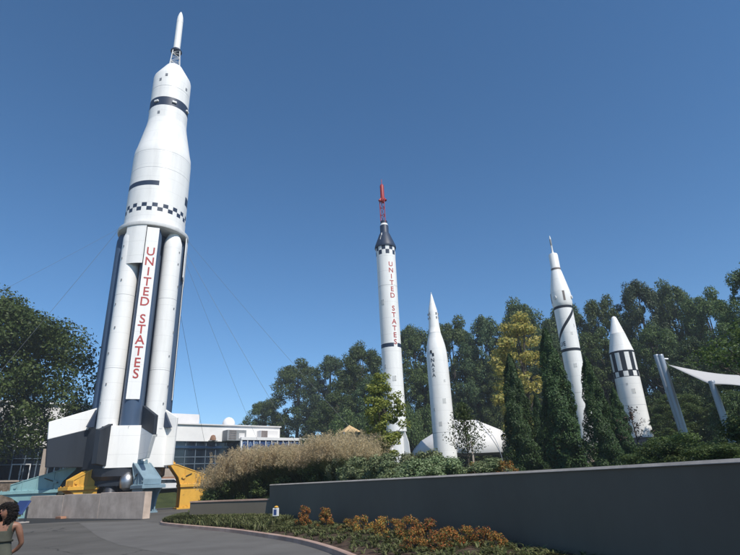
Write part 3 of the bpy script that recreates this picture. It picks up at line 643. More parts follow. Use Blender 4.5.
for root, r_, spots in ((red, .905, ((-38, 16.6, .5), (8, 9.6, .45), (-20, 7.4, .35), (-44, 10.8, .3), (20, 7.9, .22))), (jun, 1.343, ((18, 10.0, .6), (-12, 7.4, .5), (30, 12.6, .3), (-40, 9.2, .35))), (jc, .945, ((10, 11.6, .4), (-30, 9.6, .35), (24, 15.0, .3))), (jp, 1.362, ((16, 9.6, .55), (-18, 7.2, .5), (34, 6.4, .4), (-6, 10.6, .25)))):
    for th, z, hh in spots:
        da = math.degrees(hh*.35/r_); b = MB(); panel_cyl(b, r_, R(th-da), R(th+da), z, z+hh, .012, 4); ap = b.build('access_panel', PANELW, root, 0)
        for zz_ in (z+.05, z+hh-.05): b = MB(); a = R(th+da*.8); b.box(((r_+.015)*math.sin(a), -(r_+.015)*math.cos(a), zz_), (.04, .03, .04), a); b.build('fastener', SEAM, ap, 0)

# ------------------------------------------------------------------ guy wires
def wire(a, b_, r, label, sleeve=False, sag=.25):
    a, b_ = Vector(a), Vector(b_); o = empty('guy_wire', b_, 0, label, 'cable', 'guy wires steadying the tallest rocket')
    pts = []
    for i in range(13):
        t = i/12; p = a.lerp(b_, t); p.z -= sag*4*t*(1-t); pts.append(p-b_)
    mb = MB(); mb.tube(pts, r, 5); mb.build('cable', CABLE, o)
    mb = MB(); d = (a-b_).normalized(); mb.box((0, 0, .02), (.35, .35, .2)); mb.tube([(0, 0, 0), d*.8], .06, 6); mb.build('anchor', STEEL, o)
    if sleeve: mb = MB(); mb.tube([d*.8, d*6.5], .07, 8); mb.build('cable_guard', STEEL, o)
FL = lambda th: spos(3.45, R(th), 26.4)
def g_at(x, y, D): p = at(x, y, D); return (p[0], p[1], hz(p[0], p[1]))
wire(FL(-75), g_at(-130, 500, 46), 0.0132, 'guy wire running from the tallest rocket steeply down past the left tree')
wire(FL(-60), g_at(-520, 480, 34), 0.0084, 'faint guy wire reaching from the tallest rocket far out to the left edge')
wire(FL(170), g_at(42, 478, 76), 0.0150, 'guy wire dropping behind the tallest rocket between it and the left tree')
wire(FL(150), g_at(213, 478, 76), 0.0168, 'guy wire dropping nearly straight onto the glass building right of the tallest rocket')
wire(FL(115), g_at(324, 449, 52), 0.0132, 'guy wire crossing the blue sky toward the left end of the woods')
wire(FL(85), g_at(392, 440, 42), 0.0108, 'guy wire reaching farthest right, down past the slim rocket')
wire(FL(125), g_at(284, 455, 60), 0.0120, 'guy wire with a thick pale lower sleeve standing before the white sign wing', True)

# ------------------------------------------------------------------ museum building
BZ = 3.4; bang = math.atan2(FU[1], FU[0])
def fac(x, y, off=0):
    """metres along the facade and height of the point seen at photo x, y"""
    r_ = ray(x, y); o = FA+FN*off; t = (o@FN)/(r_[:2]@FN); p = np.array([0, 0, EYE])+r_*t; return float((p[:2]-FA)@FU), float(p[2])
bld = empty('museum_building', (FA[0], FA[1], 0), bang, 'long low white and dark glass museum building behind the tallest rocket', 'building')
# local: x along the facade to the right, -y out towards the plaza
s_l = fac(176, 425)[0]; s_r = fac(241, 437)[0]; rt_ = (fac(176, 425)[1]+fac(252, 426)[1])/2; gt = (fac(180, 441.7)[1]+fac(238, 441)[1])/2
s_end = fac(280, 430)[0]
def gp(s, D=0): return s
mb = MB(); mb.box(((s_l-8+s_end)/2, 9.05, (gt+rt_)/2), (s_end-s_l+8, 18, rt_-gt)); mb.build('fascia', BWHITE, bld, 0)
mb = MB(); mb.box(((s_l-8+s_end)/2, 9, rt_+.09), (s_end-s_l+8.3, 18.4, .16)); mb.build('roof_edge', BWHITE2, bld, 0)
mb = MB(); mb.box(((s_l-8+s_r)/2, 9.3, (BZ-1+gt)/2), (s_r-s_l+8, 17.8, gt-BZ+1)); mb.build('glazing', GLASS, bld, 0)
# curtain wall grid
mb = MB(); s = s_l-7.5
while s < s_r: mb.box((s, .36, (BZ+gt)/2), (.09, .12, gt-BZ)); s += 1.55
for z in (BZ+.12, BZ+1.7, BZ+2.65, BZ+3.8): mb.box(((s_l-8+s_r)/2, .35, z), (s_r-s_l+8, .1, .1))
mb.build('mullions', MULL, bld, 0)
mb = MB(); zb = fac(200, 447)[1]; mb.box(((s_l-8+s_r)/2, .25, zb), (s_r-s_l+8, .3, .34)); mb.build('sunshade', GLASSB, bld, 0)
mb = MB(); s1 = fac(235, 441)[0]; mb.box(((s1+s_r)/2, -.6, (BZ+gt)/2), (s_r-s1-.1, 1.8, gt-BZ)); mb.build('entrance_bay', GLASSB, bld, 0)
mb = MB(); s = s1
while s < s_r-.3: mb.box((s, -1.52, (BZ+gt)/2), (.07, .08, gt-BZ)); s += .9
for z in (BZ+1.5, BZ+2.6, BZ+3.7, gt-.1): mb.box(((s1+s_r)/2, -1.52, z), (s_r-s1-.1, .07, .08))
mb.build('bay_mullions', MULL, bld, 0)
# penthouse
pz = fac(211, 418)[1]+1.0; p0, p1 = fac(150, 417)[0], fac(211, 418)[0]
mb = MB(); mb.box(((p0+p1)/2, 9, (rt_+pz)/2+.05), (p1-p0, 9, pz-rt_)); mb.build('penthouse', BWHITE2, bld, 0)
mb = MB(); sv, zv = fac(186, 421.5); mb.box((sv, 4.4, zv-.15), (1.6, .2, .5)); mb.build('vent', UNITG, bld, 0)
# left wing: taller wall with dark glass and doors below
l0, l1 = -24.0, s_l-8.05
lz = fac(70, 405)[1]; lb = fac(70, 417)[1]; lg = fac(10, 450)[1]+.4
mb = MB(); mb.box(((l0+l1)/2, 10.5, (lg+lz)/2), (l1-l0, 20, lz-lg)); mb.build('left_wing', BWHITE2, bld, 0)
mb = MB(); mb.box(((l0+l1)/2, 10.4, lz+.12), (l1-l0+.3, 20.4, .2)); mb.build('left_roof_edge', BWHITE, bld, 0)
mb = MB(); mb.box(((l0+l1)/2, 10.7, (BZ-1+lg)/2), (l1-l0, 20, lg-BZ+1)); mb.build('left_glazing', GLASS, bld, 0)
mb = MB(); s = l0+.6
while s < l1: mb.box((s, .62, (BZ+lg)/2), (.1, .16, lg-BZ)); s += 1.3
for z in (BZ+.15, BZ+1.9, BZ+2.6): mb.box(((l0+l1)/2, .61, z), (l1-l0, .12, .1))
mb.build('left_mullions', MULL, bld, 0)
for sc in (fac(20, 475)[0], fac(54, 475)[0], fac(-12, 475)[0]):
    mb = MB()
    for dx in (-.95, 0, .95): mb.box((sc+dx, .5, BZ+.95), (.1, .1, 1.9))
    mb.box((sc, .5, BZ+1.93), (2.0, .1, .12)); mb.box((sc, .5, BZ+.06), (2.0, .1, .12)); d_o = mb.build('door', FRAMEW, bld, 0)
    for dx in (-.1, .1): mb = MB(); mb.box((sc+dx, .42, BZ+.95), (.035, .05, .5)); mb.build('handle', CHROME, d_o, 0)
# sign wing with letters in its upper windows
w0, w1 = fac(241, 437, 2)[0], fac(316, 438.5, 2)[0]; wt = (fac(241, 437, 2)[1]+fac(316, 438.5, 2)[1])/2; wb = BZ
mb = MB(); mb.box(((w0+w1)/2, 4, (wb-1+wt)/2-.1), (w1-w0-.3, 11.6, wt-wb+.8)); sw = mb.build('sign_wing_glazing', GLASS, bld, 0)
nW = 13; zs = [wt-.42, wt-1.75, wt-2.15, wt-3.3]
mb = MB(); mb.box(((w0+w1)/2, 3.9, wt-.2), (w1-w0, 12, .42))
for i in range(nW+1): mb.box((w0+.12+(w1-w0-.24)*i/nW, -1.9, (wb-1+wt)/2-.2), (.26 if i in (0, nW) else .12, .25, wt-wb+.7))
for z in zs[1:]: mb.box(((w0+w1)/2, -1.88, z), (w1-w0, .2, .16))
mb.build('sign_wing_frame', FRAMEW, bld, 0)
SIGNB = paint('sign_blue', (.022, .055, .16), .5, .15); SIGNL = paint('sign_letter_blue', (.16, .24, .38), .5, .1)
txt = ['C', 'A', 'R', '', 'E', 'C', '', 'V', 'A', 'E', '', 'E', '']
for i in range(nW):
    sc = w0+.12+(w1-w0-.24)*(i+.5)/nW; mb = MB(); mb.box((sc, -1.84, wt-1.08), ((w1-w0)/nW-.14, .06, 1.24)); so = mb.build('sign_window', SIGNB, bld, 0)
    if txt[i]:
        mb = MB(); text_mb(mb, txt[i], 1.2, lambda x, y, d, sc=sc: (sc+x, -1.87-d-.015, wt-1.08+y)); mb.build('sign_letter', SIGNL, so, 0)
def on_roof(name, s, yb, z, label, cat):
    p = FA+FU*s-FN*yb; return empty(name, (p[0], p[1], z), bang, label, cat)
s0, s1 = fac(222, 440)[0], fac(241, 440)[0]; ztop = fac(232, 431)[1]
u_ = on_roof('rooftop_unit', (s0+s1)/2, -.9, gt, 'grey louvred air handling unit above the glass entrance bay', 'rooftop unit')
mb = MB(); mb.box((0, 0, (ztop-gt)/2), (s1-s0, 1.7, ztop-gt)); mb.build('casing', UNITG, u_, 0, .04)
mb = MB()
for k in range(5): mb.box((-(s1-s0)*.22, -.88, .3+k*.28), ((s1-s0)*.36, .06, .12))
mb.build('louvre', UNITB, u_, 0); mb = MB(); mb.box(((s1-s0)*.25, -.88, (ztop-gt)*.45), ((s1-s0)*.3, .05, (ztop-gt)*.5)); mb.build('access_door', BWHITE2, u_, 0)
s0, s1 = fac(263, 434, 2)[0], fac(280, 434, 2)[0]; zt = fac(271, 430, 2)[1]
u_ = on_roof('rooftop_unit', (s0+s1)/2, .2, wt, 'brownish plant room box on top of the white sign wing', 'rooftop unit')
mb = MB(); mb.box((0, 0, (zt-wt)/2), (s1-s0, 3, zt-wt)); mb.build('casing', BWHITE2, u_, 0, .04); mb = MB(); mb.box((-(s1-s0)*.3, -1.52, (zt-wt)/2), ((s1-s0)*.36, .06, (zt-wt)*.9)); mb.build('louvre', UNITB, u_, 0)
sd, zd = fac(245, 427); zt = fac(245, 418)[1]
u_ = on_roof('satellite_dome', sd, 6, rt_+.15, 'round white dome on the museum roof', 'dome')
mb = MB(); rd = 1.05; mb.lathe([(.85, 0), (.9, .25), (rd, .7), (rd*.95, 1.15), (rd*.72, 1.6), (rd*.4, 1.85), (.08, 1.95)], 24); mb.build('shell', BWHITE, u_); mb = MB(); mb.lathe([(.95, 0), (.95, .15)], 24); mb.build('mount', UNITG, u_)
so_, zo = fac(212, 440); u_ = on_roof('roof_fan', so_, -.35, gt+.1, 'small rusty orange fan housing on the ledge above the glass', 'fan')
mb = MB(); mb.box((0, 0, -.05), (1.3, .5, .1)); mb.build('base', UNITG, u_, 0); mb = MB(); mb.lathe([(.42, 0), (.45, .3), (.3, .7), (.1, .8)], 14); mb.build('housing', BRICK, u_)

# beige pillar, left edge things
p = g_at(42, 476, 60); u_ = empty('pillar', p, .3, 'slim beige concrete pillar in front of the dark glass doors at left', 'pillar')
mb = MB(); top = at(47, 449, 60)[2]-p[2]; mb.box((0, 0, top/2), (.45, .45, top)); mb.build('shaft', TAN, u_, 0, .03); mb = MB(); mb.box((0, 0, .15), (.7, .7, .3)); mb.build('base', BRICK, u_, 0, .03)
p = at(21, 506, 45); u_ = empty('display_panel', (p[0], p[1], 0), math.atan2(d_[1], d_[0])+PI, 'blue slanted display board on dark legs beside the concrete wall', 'sign')
mb = MB(); mb.box((0, 0, .95), (1.7, .1, .95), M3=Matrix.Rotation(R(-28), 3, 'X')); mb.build('board', BRIGHTB, u_, 0, .02)
for sx in (-.8, .8): mb = MB(); mb.tube([(sx, .1, 0), (sx, .1, 1.0)], .07, 8); mb.build('leg', BLACK, u_)
mb = MB(); mb.box((0, 0, .05), (2.0, .6, .1)); mb.build('base', CAPM, u_, 0, .02)
p0_, p1_ = at(-45, 495, 57), at(13, 495, 60); L_ = math.hypot(p1_[0]-p0_[0], p1_[1]-p0_[1]); o = empty('stone_wall', (p0_[0], p0_[1], 0), math.atan2(p1_[1]-p0_[1], p1_[0]-p0_[0]), 'short brown stone wall at the far left edge behind the teal arm', 'wall')
mb = MB(); mb.box((L_/2, 0, 1.4), (L_, .6, 3.0)); mb.build('stonework', rough_mat('brown_stone', (.10, .075, .055), (.24, .19, .15), 2.2, .9, .8, .05, 6), o, 0, .04)
mb = MB(); mb.box((L_/2, 0, 2.98), (L_+.1, .75, .15)); mb.build('coping', TAN, o, 0, .02)
p = at(71, 519.5, 1); g = -p[2]; q = np.array(pa+d_*10.2-nb*.35); mb = MB()
mb.prism([(-.45, 0), (.45, 0), (.4, .16), (-.4, .16)], .4, (0, 0, 0), (1, 0, 0), (0, 0, 1)); o = mb.build('wheel_chock', paint('faded_orange', (.34, .17, .10), .7, .2), None, 0, .02)
o.location = (q[0], q[1], .012); o.rotation_euler = (0, 0, math.atan2(d_[1], d_[0])); tag(o, 'small faded orange block on the asphalt against the concrete wall', 'block')

# ------------------------------------------------------------------ white tent
TD = 71.0
tp = at(476, 420, TD); tr = at(506, 432, TD); tb = at(507, 452.5, TD); tl = at(411, 456, TD); tm = at(414, 449, TD); tm2 = at(421, 441, TD); tk = at(437, 431, TD); tk2 = at(455, 420, TD)
TX, TY = at(462, 450, TD)[:2]
tz = hz(TX, TY); o = empty('tent', (TX, TY, tz), 0, 'white peaked event tent with curved left side among the trees', 'tent')
O = Vector((TX, TY, tz)); fr = [Vector(p_)-O for p_ in (tl, tm, tm2, tk, tk2, tp, tr, tb)]
depth = Vector((2.5, 8, 0)); mb = MB()
seam_top = fr[5]; seam_bot = Vector(at(500, 452, TD-1.8))-O
low = [fr[0], Vector(at(421, 454, TD-1.0))-O, Vector(at(436, 453, TD-1.8))-O, Vector(at(455, 453, TD-2.2))-O, Vector(at(478, 453, TD-2.4))-O, seam_bot, fr[7]]
topc = fr[1:7]
mb.add([tuple(v) for v in low+topc], [(0, 1, 8, 7), (1, 2, 9, 8), (2, 3, 10, 9), (3, 4, 11, 10), (4, 5, 12, 11), (5, 6, 12)])
mb.add([tuple(v) for v in topc]+[tuple(v+depth) for v in topc], [(i, i+1, i+7, i+6) for i in range(5)])
mb.add([tuple(fr[0]), tuple(fr[1]), tuple(fr[1]+depth), tuple(fr[0]+depth)], [(0, 1, 2, 3)])
mb.add([tuple(fr[6]), tuple(fr[7]), tuple(fr[7]+depth), tuple(fr[6]+depth)], [(0, 1, 2, 3)])
mb.add([tuple(v+depth) for v in fr], [tuple(range(8))])
t_ = mb.build('canopy', TENTM, o, 20)
sol = t_.modifiers.new('s', 'SOLIDIFY'); sol.thickness = .03
mb = MB(); arc = []
for i in range(9):
    t = i/8; a = seam_top.lerp(seam_bot, t); a.x += .55*math.sin(PI*t); a.y -= .25*math.sin(PI*t)+.05; arc.append(a)
pole_end = Vector(at(503, 461, TD-1.8))-O; mb.tube(arc+[pole_end], .035, 6); mb.build('frame_arch', STEEL, o)
for v in (low[0], low[2], low[6], fr[7]+depth): mb = MB(); mb.tube([(v.x, v.y+.1, v.z), (v.x, v.y+.1, -.1)], .05, 6); mb.build('tent_leg', STEEL, o)

p = g_at(350, 452, 58); o = empty('canopy', p, .4, 'small tan pointed canopy roof peeking over the grass hedge', 'canopy'); zt = at(350, 425, 58)[2]-p[2]
mb = MB(); zb_ = zt-.8; q4 = [(-1.0, -1.0), (1.0, -1.0), (1.0, 1.0), (-1.0, 1.0)]; mb.add([(x, y, zb_) for x, y in q4]+[(0, 0, zt)], [(0, 1, 4), (1, 2, 4), (2, 3, 4), (3, 0, 4), (3, 2, 1, 0)]); mb.build('roof', paint('tan_cloth', (.58, .40, .20), .8, .15), o, 0)
for x, y in q4: mb = MB(); mb.tube([(x*.95, y*.95, -.2), (x*.95, y*.95, zb_)], .06, 6); mb.build('post', STEEL, o)

# ------------------------------------------------------------------ shade sail
def pole(pb_, pt_, r, label, twin=False):
    p = Vector(g_at(*pb_)); t = Vector(at(*pt_)); o = empty('sail_mast', p, 0, label, 'mast', 'steel masts holding the shade sail')
    d = t-p; mb = MB(); mb.tube([(0, 0, -.1), d*.5, d], [r*1.08, r*1.03, r*.95], 16); mb.build('shaft', STEEL, o)
    mb = MB(); mb.box((0, 0, .04), (.5, .5, .08)); mb.build('base_plate', STEEL, o, 0); mb = MB(); n_ = d.normalized(); mb.tube([d*.995, d+n_*.03], [r*1.02, r*.9], 16); mb.tube([d*.965, d*.965+Vector((.2, -.03, -.02))], .03, 6); mb.build('cap', STEEL, o); return d+p
ta = pole((690, 446, 20), (660.5, 355.5, 20), .092, 'leaning grey steel mast with the corner of the sail tied to its top')
tc2 = pole((688, 446, 20.6), (656, 355.5, 20.6), .085, 'leaning grey steel mast half hidden directly behind its twin')
tb_ = pole((736, 452, 17), (711.5, 382, 17), .085, 'shorter leaning grey mast near the right edge under the shade sail')
sa, sb, sc_, sd_ = Vector(at(668, 364.5, 20)), Vector(at(710, 384, 17)), Vector(at(790, 398, 16)), Vector(at(775, 374, 24))
n = 14; vs = []; fs = []
for i in range(n+1):
    for j in range(n+1):
        u, v = i/n, j/n; p = sa*(1-u)*(1-v)+sd_*u*(1-v)+sb*(1-u)*v+sc_*u*v
        p.z += .0; w_ = math.sin(PI*u)*.18*(1-2*v)+0; p.z -= .28*math.sin(PI*u)*(1-v)*.6-.22*math.sin(PI*u)*v*.5; vs.append(tuple(p-sa))
for i in range(n):
    for j in range(n): a = i*(n+1)+j; fs.append((a, a+1, a+n+2, a+n+1))
o = empty('shade_sail', sa, 0, 'pale grey triangular shade sail stretched between the masts at right', 'shade sail')
mb = MB(); mb.add(vs, fs); s_o = mb.build('cloth', SAILM, o, 60); s_o.modifiers.new('s', 'SOLIDIFY').thickness = .012
mb = MB(); mb.tube([(0, 0, 0), ta-sa], .018, 6); mb.build('stay', CABLE, o)

# ------------------------------------------------------------------ trees
def tree_mesh(seed, Hh, Rr, n_clumps, per, leaf, bottom=.12, mat=L_DARK, kind='round', cr=(.09, .24), low=0.0):
    global RNG
    RNG = np.random.default_rng(seed); cs, rs, ns = [], [], []
    for i in range(n_clumps):
        t = RNG.random()**.85; z = bottom+(1-bottom)*t
        if kind == 'round': prof = math.sin(PI*min(1, (t*.86+.14)))**.55
        elif kind == 'cone': prof = (1-t)**.8*.95+.08
        else: prof = (math.sin(PI*(t*.8+.16))**.7)
        a = RNG.random()*2*PI; q = prof*Rr*(.35+.62*RNG.random()**.45)
        q *= 1+.22*math.sin(a*3+seed)
        cs.append((q*math.cos(a), q*math.sin(a), z*Hh*(1-.05*RNG.random()))); r_ = Rr*RNG.uniform(*cr); rs.append(r_); ns.append(int(per*RNG.uniform(.5, 1.5)*(r_/(Rr*sum(cr)/2))**1.6)+20)
    P, N = clump_points(cs, rs, ns); V, Fq = leaf_cards(P, N, leaf)
    me = raw_mesh('crown', V, Fq, mat)
    mb = MB(); th = Hh*.022; pts = [(0, 0, -.4), (.02*Hh*math.sin(seed), .01*Hh, Hh*.25), (.02*Hh, -.01*Hh, Hh*.55), (0, 0, Hh*.88)]
    mb.tube(pts, [th, th*.8, th*.5, th*.12], 10)
    for c in [c for c in cs if c[2] > low*Hh*1.5][::max(1, n_clumps//14)]:
        z0 = max(Hh*.1, c[2]*.62); mb.tube([(.01*Hh, 0, z0), (c[0]*.55, c[1]*.55, z0+(c[2]-z0)*.45), c], [th*.38, th*.25, th*.06], 6)
    tr = mb.build('trunk', BARK, None, 60); tm_ = tr.data; bpy.data.objects.remove(tr); return me, tm_
def plant(name, meshes, loc, sc, rz, label, cat, group=None, lean=0):
    o = empty(name, loc, rz, label, cat, group); o.scale = sc if isinstance(sc, (tuple, list)) else (sc,)*3
    if lean: o.rotation_euler = (lean, 0, rz)
    link('crown', meshes[0], o)
    if meshes[1]: link('trunk', meshes[1], o)
    return o
UNITH = 20.0
VAR = [tree_mesh(s, UNITH, 6.6, nc, 200, .30, .05, mt, k) for s, nc, k, mt in ((3, 200, 'round', L_DARK), (5, 210, 'oval', L_MID), (8, 190, 'round', L_DEEP), (13, 210, 'oval', L_DARK))]
BG = [ # photo x of the crown's middle, distance, top y, half width px, variant, label
 (266, 128, 401, 22, 0, 'low dark tree at the left end of the woods, beside the museum roof'),
 (298, 122, 362, 30, 1, 'dark rounded tree behind the museum sign wing'),
 (330, 112, 357, 27, 2, 'dark tree second from the left end of the woods'),
 (362, 92, 345, 28, 3, 'dark tree just left of the slim rocket'),
 (412, 98, 327, 30, 0, 'distant dark tree between the slim rocket and the plain white rocket'),
 (450, 94, 320, 30, 1, 'dark tree directly behind the nose of the plain white rocket'),
 (482, 88, 318, 28, 2, 'dark tree between the plain white rocket and the yellowing tree'),
 (520, 90, 304, 34, 3, 'broad dark tree behind the top of the yellowing tree'),
 (562, 96, 303, 30, 0, 'dark tree crossed by the diagonally striped rocket'),
 (598, 92, 298, 26, 1, 'dark tree between the striped rocket and the stout rocket'),
 (634, 86, 283, 30, 2, 'tall dark tree rising behind the stout rocket'),
 (668, 90, 286, 28, 3, 'tall dark tree right of the stout rocket, above the twin masts'),
 (702, 84, 292, 28, 1, 'dark tree above the shade sail'),
 (745, 62, 264, 32, 0, 'tallest looking dark tree at the right edge of the picture'),
 (338, 86, 392, 26, 3, 'shorter dark tree at the end of the tan grass hedge'),
 (372, 86, 378, 30, 2, 'shorter dark tree behind the lower part of the slim rocket'),
 (422, 92, 366, 26, 1, 'shorter dark tree in the gap left of the plain white rocket'),
 (472, 88, 358, 30, 0, 'shorter dark tree behind the white tent'),
 (500, 84, 352, 22, 3, 'olive dark tree left of the yellowing tree, behind the tent end'),
 (548, 70, 338, 26, 2, 'shorter dark tree behind the conifers'),
 (592, 76, 330, 26, 1, 'shorter dark tree just behind the striped rocket'),
 (652, 74, 326, 28, 3, 'mid height green tree between the stout rocket and the masts'),
 (690, 62, 338, 32, 2, 'mid height green tree behind the twin masts'),
 (734, 50, 346, 30, 0, 'mid height green tree behind the shade sail'),
 (610, 78, 362, 24, 3, 'low dark tree filling the gap behind the last conifer'),
 (672, 48, 392, 26, 1, 'low leafy tree between the stout rocket base and the twin masts'),
]
def b_at(x, y, D, clear=1.0):
    """ground point on the terrace, at least clear metres behind the walls"""
    while True:
        p = at(x, y, D)[:2]; a = np.array([p[0]]), np.array([p[1]])
        if D > 60 or (inside(*a)[0] and min(seg_dist(*a, WALLC)[0], seg_dist(*a, LOWC)[0]) > clear): return (p[0], p[1], hz(p[0], p[1])), D
        D += .15
def fpx(x, y, D): # metres per pixel there
    p = at(x, y, D); d = p-np.array([0, 0, EYE]); return (d@fw)/F
for i, (x, D, ty, hw, v, lab) in enumerate(BG):
    tp_ = at(x, ty, D); g = hz(tp_[0], tp_[1]); H_ = tp_[2]-g; wr = hw*fpx(x, ty+30, D)*1.18
    plant('broadleaf_tree', VAR[v], (tp_[0], tp_[1], g-.2), (wr/6.6, wr/6.6, H_/UNITH*1.01), i*1.7, lab, 'tree', 'trees of the woods behind the rockets')
US = [tree_mesh(s_, 8.0, 4.6, 70, 320, .28, .02, L_DARK, 'round', (.22, .36)) for s_ in (44, 47)]
for i, (x, D, ty, lab) in enumerate([(402, 78, 412, 'low dark undergrowth bush right of the slim rocket base'), (428, 82, 408, 'low dark undergrowth bush left of the white tent'), (462, 86, 404, 'low dark undergrowth bush behind the middle of the tent'),
    (498, 84, 402, 'low dark undergrowth bush behind the right end of the tent'), (346, 80, 415, 'low dark undergrowth bush above the tan hedge'), (372, 76, 410, 'low dark undergrowth bush left of the slim rocket'), (536, 72, 400, 'low dark undergrowth bush behind the first conifers'),
    (590, 72, 398, 'low dark undergrowth bush between the conifers'), (618, 78, 404, 'low dark undergrowth bush left of the stout rocket'), (656, 72, 402, 'low dark undergrowth bush right of the stout rocket'), (690, 58, 396, 'low dark undergrowth bush right of the twin masts'), (728, 46, 392, 'low dark undergrowth bush behind the shorter mast')]):
    tp_ = at(x, ty, D); g = hz(tp_[0], tp_[1]); sc_x = 25*fpx(x, 430, D)/4.6
    plant('bush', US[i % 2], (tp_[0], tp_[1], g-.2), (sc_x, sc_x, (tp_[2]-g)/8.0), i*1.9, lab, 'bush', 'dark undergrowth along the woods')
# big oak at the left
me_l = tree_mesh(21, 17.0, 8.6, 300, 240, .27, .24, L_LEFT, 'round', (.11, .22), .30)
p = at(-56, 470, 66); plant('oak_tree', me_l, (p[0], p[1], hz(p[0], p[1])), (1.25, 1.25, 1.20), .4, 'large dark green leafy tree at the left edge before the museum', 'tree')
# yellowing tree
me_y = tree_mesh(31, 11.0, 2.1, 110, 85, .20, .10, L_YEL, 'oval', (.16, .32))
p = at(529, 420, 50); tpz = at(507, 317, 50)[2]; g = hz(p[0], p[1]); o = plant('yellowing_tree', me_y, (p[0]+.1, p[1], g), (1.42, 1.42, (tpz-g)/11.0), 1.0, 'slender tree with yellowing autumn leaves behind the first conifer', 'tree', lean=0)
# light green small tree
me_g = tree_mesh(41, 6.0, .95, 64, 100, .14, .14, L_LIGHT, 'oval', (.26, .42))
p = at(383, 442, 26); tz_ = at(379, 372, 26)[2]; g = hz(p[0], p[1]); plant('young_tree', me_g, (p[0], p[1], g), (1, 1, (tz_-g)/6.0), .3, 'small light yellow-green tree in front of the slim rocket', 'tree')
# arborvitae
def arb_mesh(seed, Hh, Rr, n, leaf):
    global RNG
    RNG = np.random.default_rng(seed); t = RNG.random(n)**1.15; a = RNG.random(n)*2*PI
    prof = np.clip((1-t)**.62, .05, 1)*np.clip(.72+t*1.6, 0, 1)
    bumps = 1+.22*np.sin(a*3+t*11+seed)+.14*np.sin(a*6-t*(19+seed)+seed)+.08*np.sin(t*47+a*2)
    q = Rr*prof*bumps*(1-.35*RNG.random(n)**2)
    P = np.stack([q*np.cos(a), q*np.sin(a), t*Hh], 1); N = np.stack([np.cos(a), np.sin(a), .5+0*a], 1)
    V, Fq = leaf_cards(P, N, leaf, .5, -.7)
    mb = MB(); mb.tube([(0, 0, -.2), (0, 0, Hh*.9)], [.12, .02], 8); tr = mb.build('trunk', BARK, None); td = tr.data; bpy.data.objects.remove(tr)
    return raw_mesh('crown', V, Fq, L_ARB), td
AV = [arb_mesh(3, 7, 1.15, 30000, .125), arb_mesh(9, 7, 1.05, 30000, .125)]
for i, (x, yb, D, xt, yt, hw, v, lab) in enumerate([
    (525, 468, 29, 511, 352, 17, 0, 'dark green columnar conifer nearest the tent, in front of the yellowing tree'),
    (568, 465, 29.5, 553, 326, 22, 1, 'tallest dark columnar conifer, hiding the base of the striped rocket'),
    (606, 462, 27, 602, 352, 16, 0, 'slim dark columnar conifer right of the striped rocket'),
    (628, 460, 31, 621, 384, 12, 1, 'dark columnar conifer beside the base of the stout rocket'),
    (547, 466, 34, 541, 392, 12, 1, 'shorter dark conifer set back between two taller conifers')]):
    p = at(x, yb, D); g = hz(p[0], p[1]); H_ = at(xt, yt, D)[2]-g; wr = hw*fpx(x, yb, D)
    plant('conifer', AV[v], (p[0], p[1], g-.1), (wr/1.1, wr/1.1, H_/7), i*2.1, lab, 'conifer', 'columnar conifers behind the wall')
# sparse saplings
def sapling(name, seed, Hh, Rr, nb, leaf, mat, loc, label, stake=False, spread=1.0):
    global RNG
    RNG = np.random.default_rng(seed); o = empty(name, loc, 0, label, 'sapling'); mb = MB(); mb.tube([(0, 0, -.1), (.02, 0, Hh*.5), (-.03, .02, Hh)], [.035, .025, .008], 6); Ps = []
    for i in range(nb):
        t = .25+.72*i/nb; a = i*2.4; L_ = Rr*(1.15-t)*spread*RNG.uniform(.7, 1.2); b0 = Vector((0, 0, Hh*t)); b1 = b0+Vector((math.cos(a)*L_, math.sin(a)*L_, L_*.75)); mb.tube([b0, b0.lerp(b1, .5)+Vector((0, 0, -.03)), b1], [.012, .009, .004], 5)
        for k in range(26 if mat is L_RED else 62): f_ = RNG.uniform(.2, 1.08); Ps.append(np.array(b0.lerp(b1, f_))+RNG.normal(0, .05+.05*L_, 3))
    for k in range(40): Ps.append(np.array([0, 0, Hh*RNG.uniform(.8, 1.03)])+RNG.normal(0, .05, 3))
    mb.build('trunk', BARK, o); P = np.array(Ps); N = RNG.normal(0, 1, P.shape); N[:, 2] += .6; V, Fq = leaf_cards(P, N, leaf, .5, .3); link('leaves', raw_mesh('leaves', V, Fq, mat), o)
    if stake: mb = MB(); mb.box((.18, -.05, .55), (.06, .05, 1.3)); mb.build('stake', TAN, o, 0)
p = g_at(468.5, 463, 20); sapling('sapling', 3, at(463, 404, 20)[2]-p[2], .85, 34, .085, L_OLIVE, p, 'staked sparse grey-green sapling in front of the white tent', True)
p = g_at(640, 455, 21); sapling('sapling', 5, at(633, 408, 21)[2]-p[2], .8, 9, .085, L_RED, p, 'thin dark reddish sapling in front of the stout rocket base', False, 1.0)

# ------------------------------------------------------------------ shrubs and grasses
def shrub_mesh(seed, Rr, Hh, ncl, per, leaf, mat, cr=(.25, .42), aspect=.5):
    global RNG
    RNG = np.random.default_rng(seed); cs, rs, ns = [], [], []
    for i in range(ncl):
        a = RNG.random()*2*PI; t = RNG.random(); q = Rr*(1-.55*t)*RNG.random()**.5; cs.append((q*math.cos(a), q*math.sin(a), Hh*(.12+.75*t))); rs.append(Rr*RNG.uniform(*cr)); ns.append(per)
    P, N = clump_points(cs, rs, ns, .9, .45); P[:, 2] = np.abs(P[:, 2]); V, Fq = leaf_cards(P, N, leaf, aspect, .1)
    mb = MB()
    for c in cs[::max(1, ncl//9)]: mb.tube([(c[0]*.15, c[1]*.15, -.05), (c[0]*.6, c[1]*.6, c[2]*.6), c], [.018, .012, .005], 5)
    st = mb.build('stems', BARK, None); sd = st.data; bpy.data.objects.remove(st); return raw_mesh('foliage', V, Fq, mat), sd
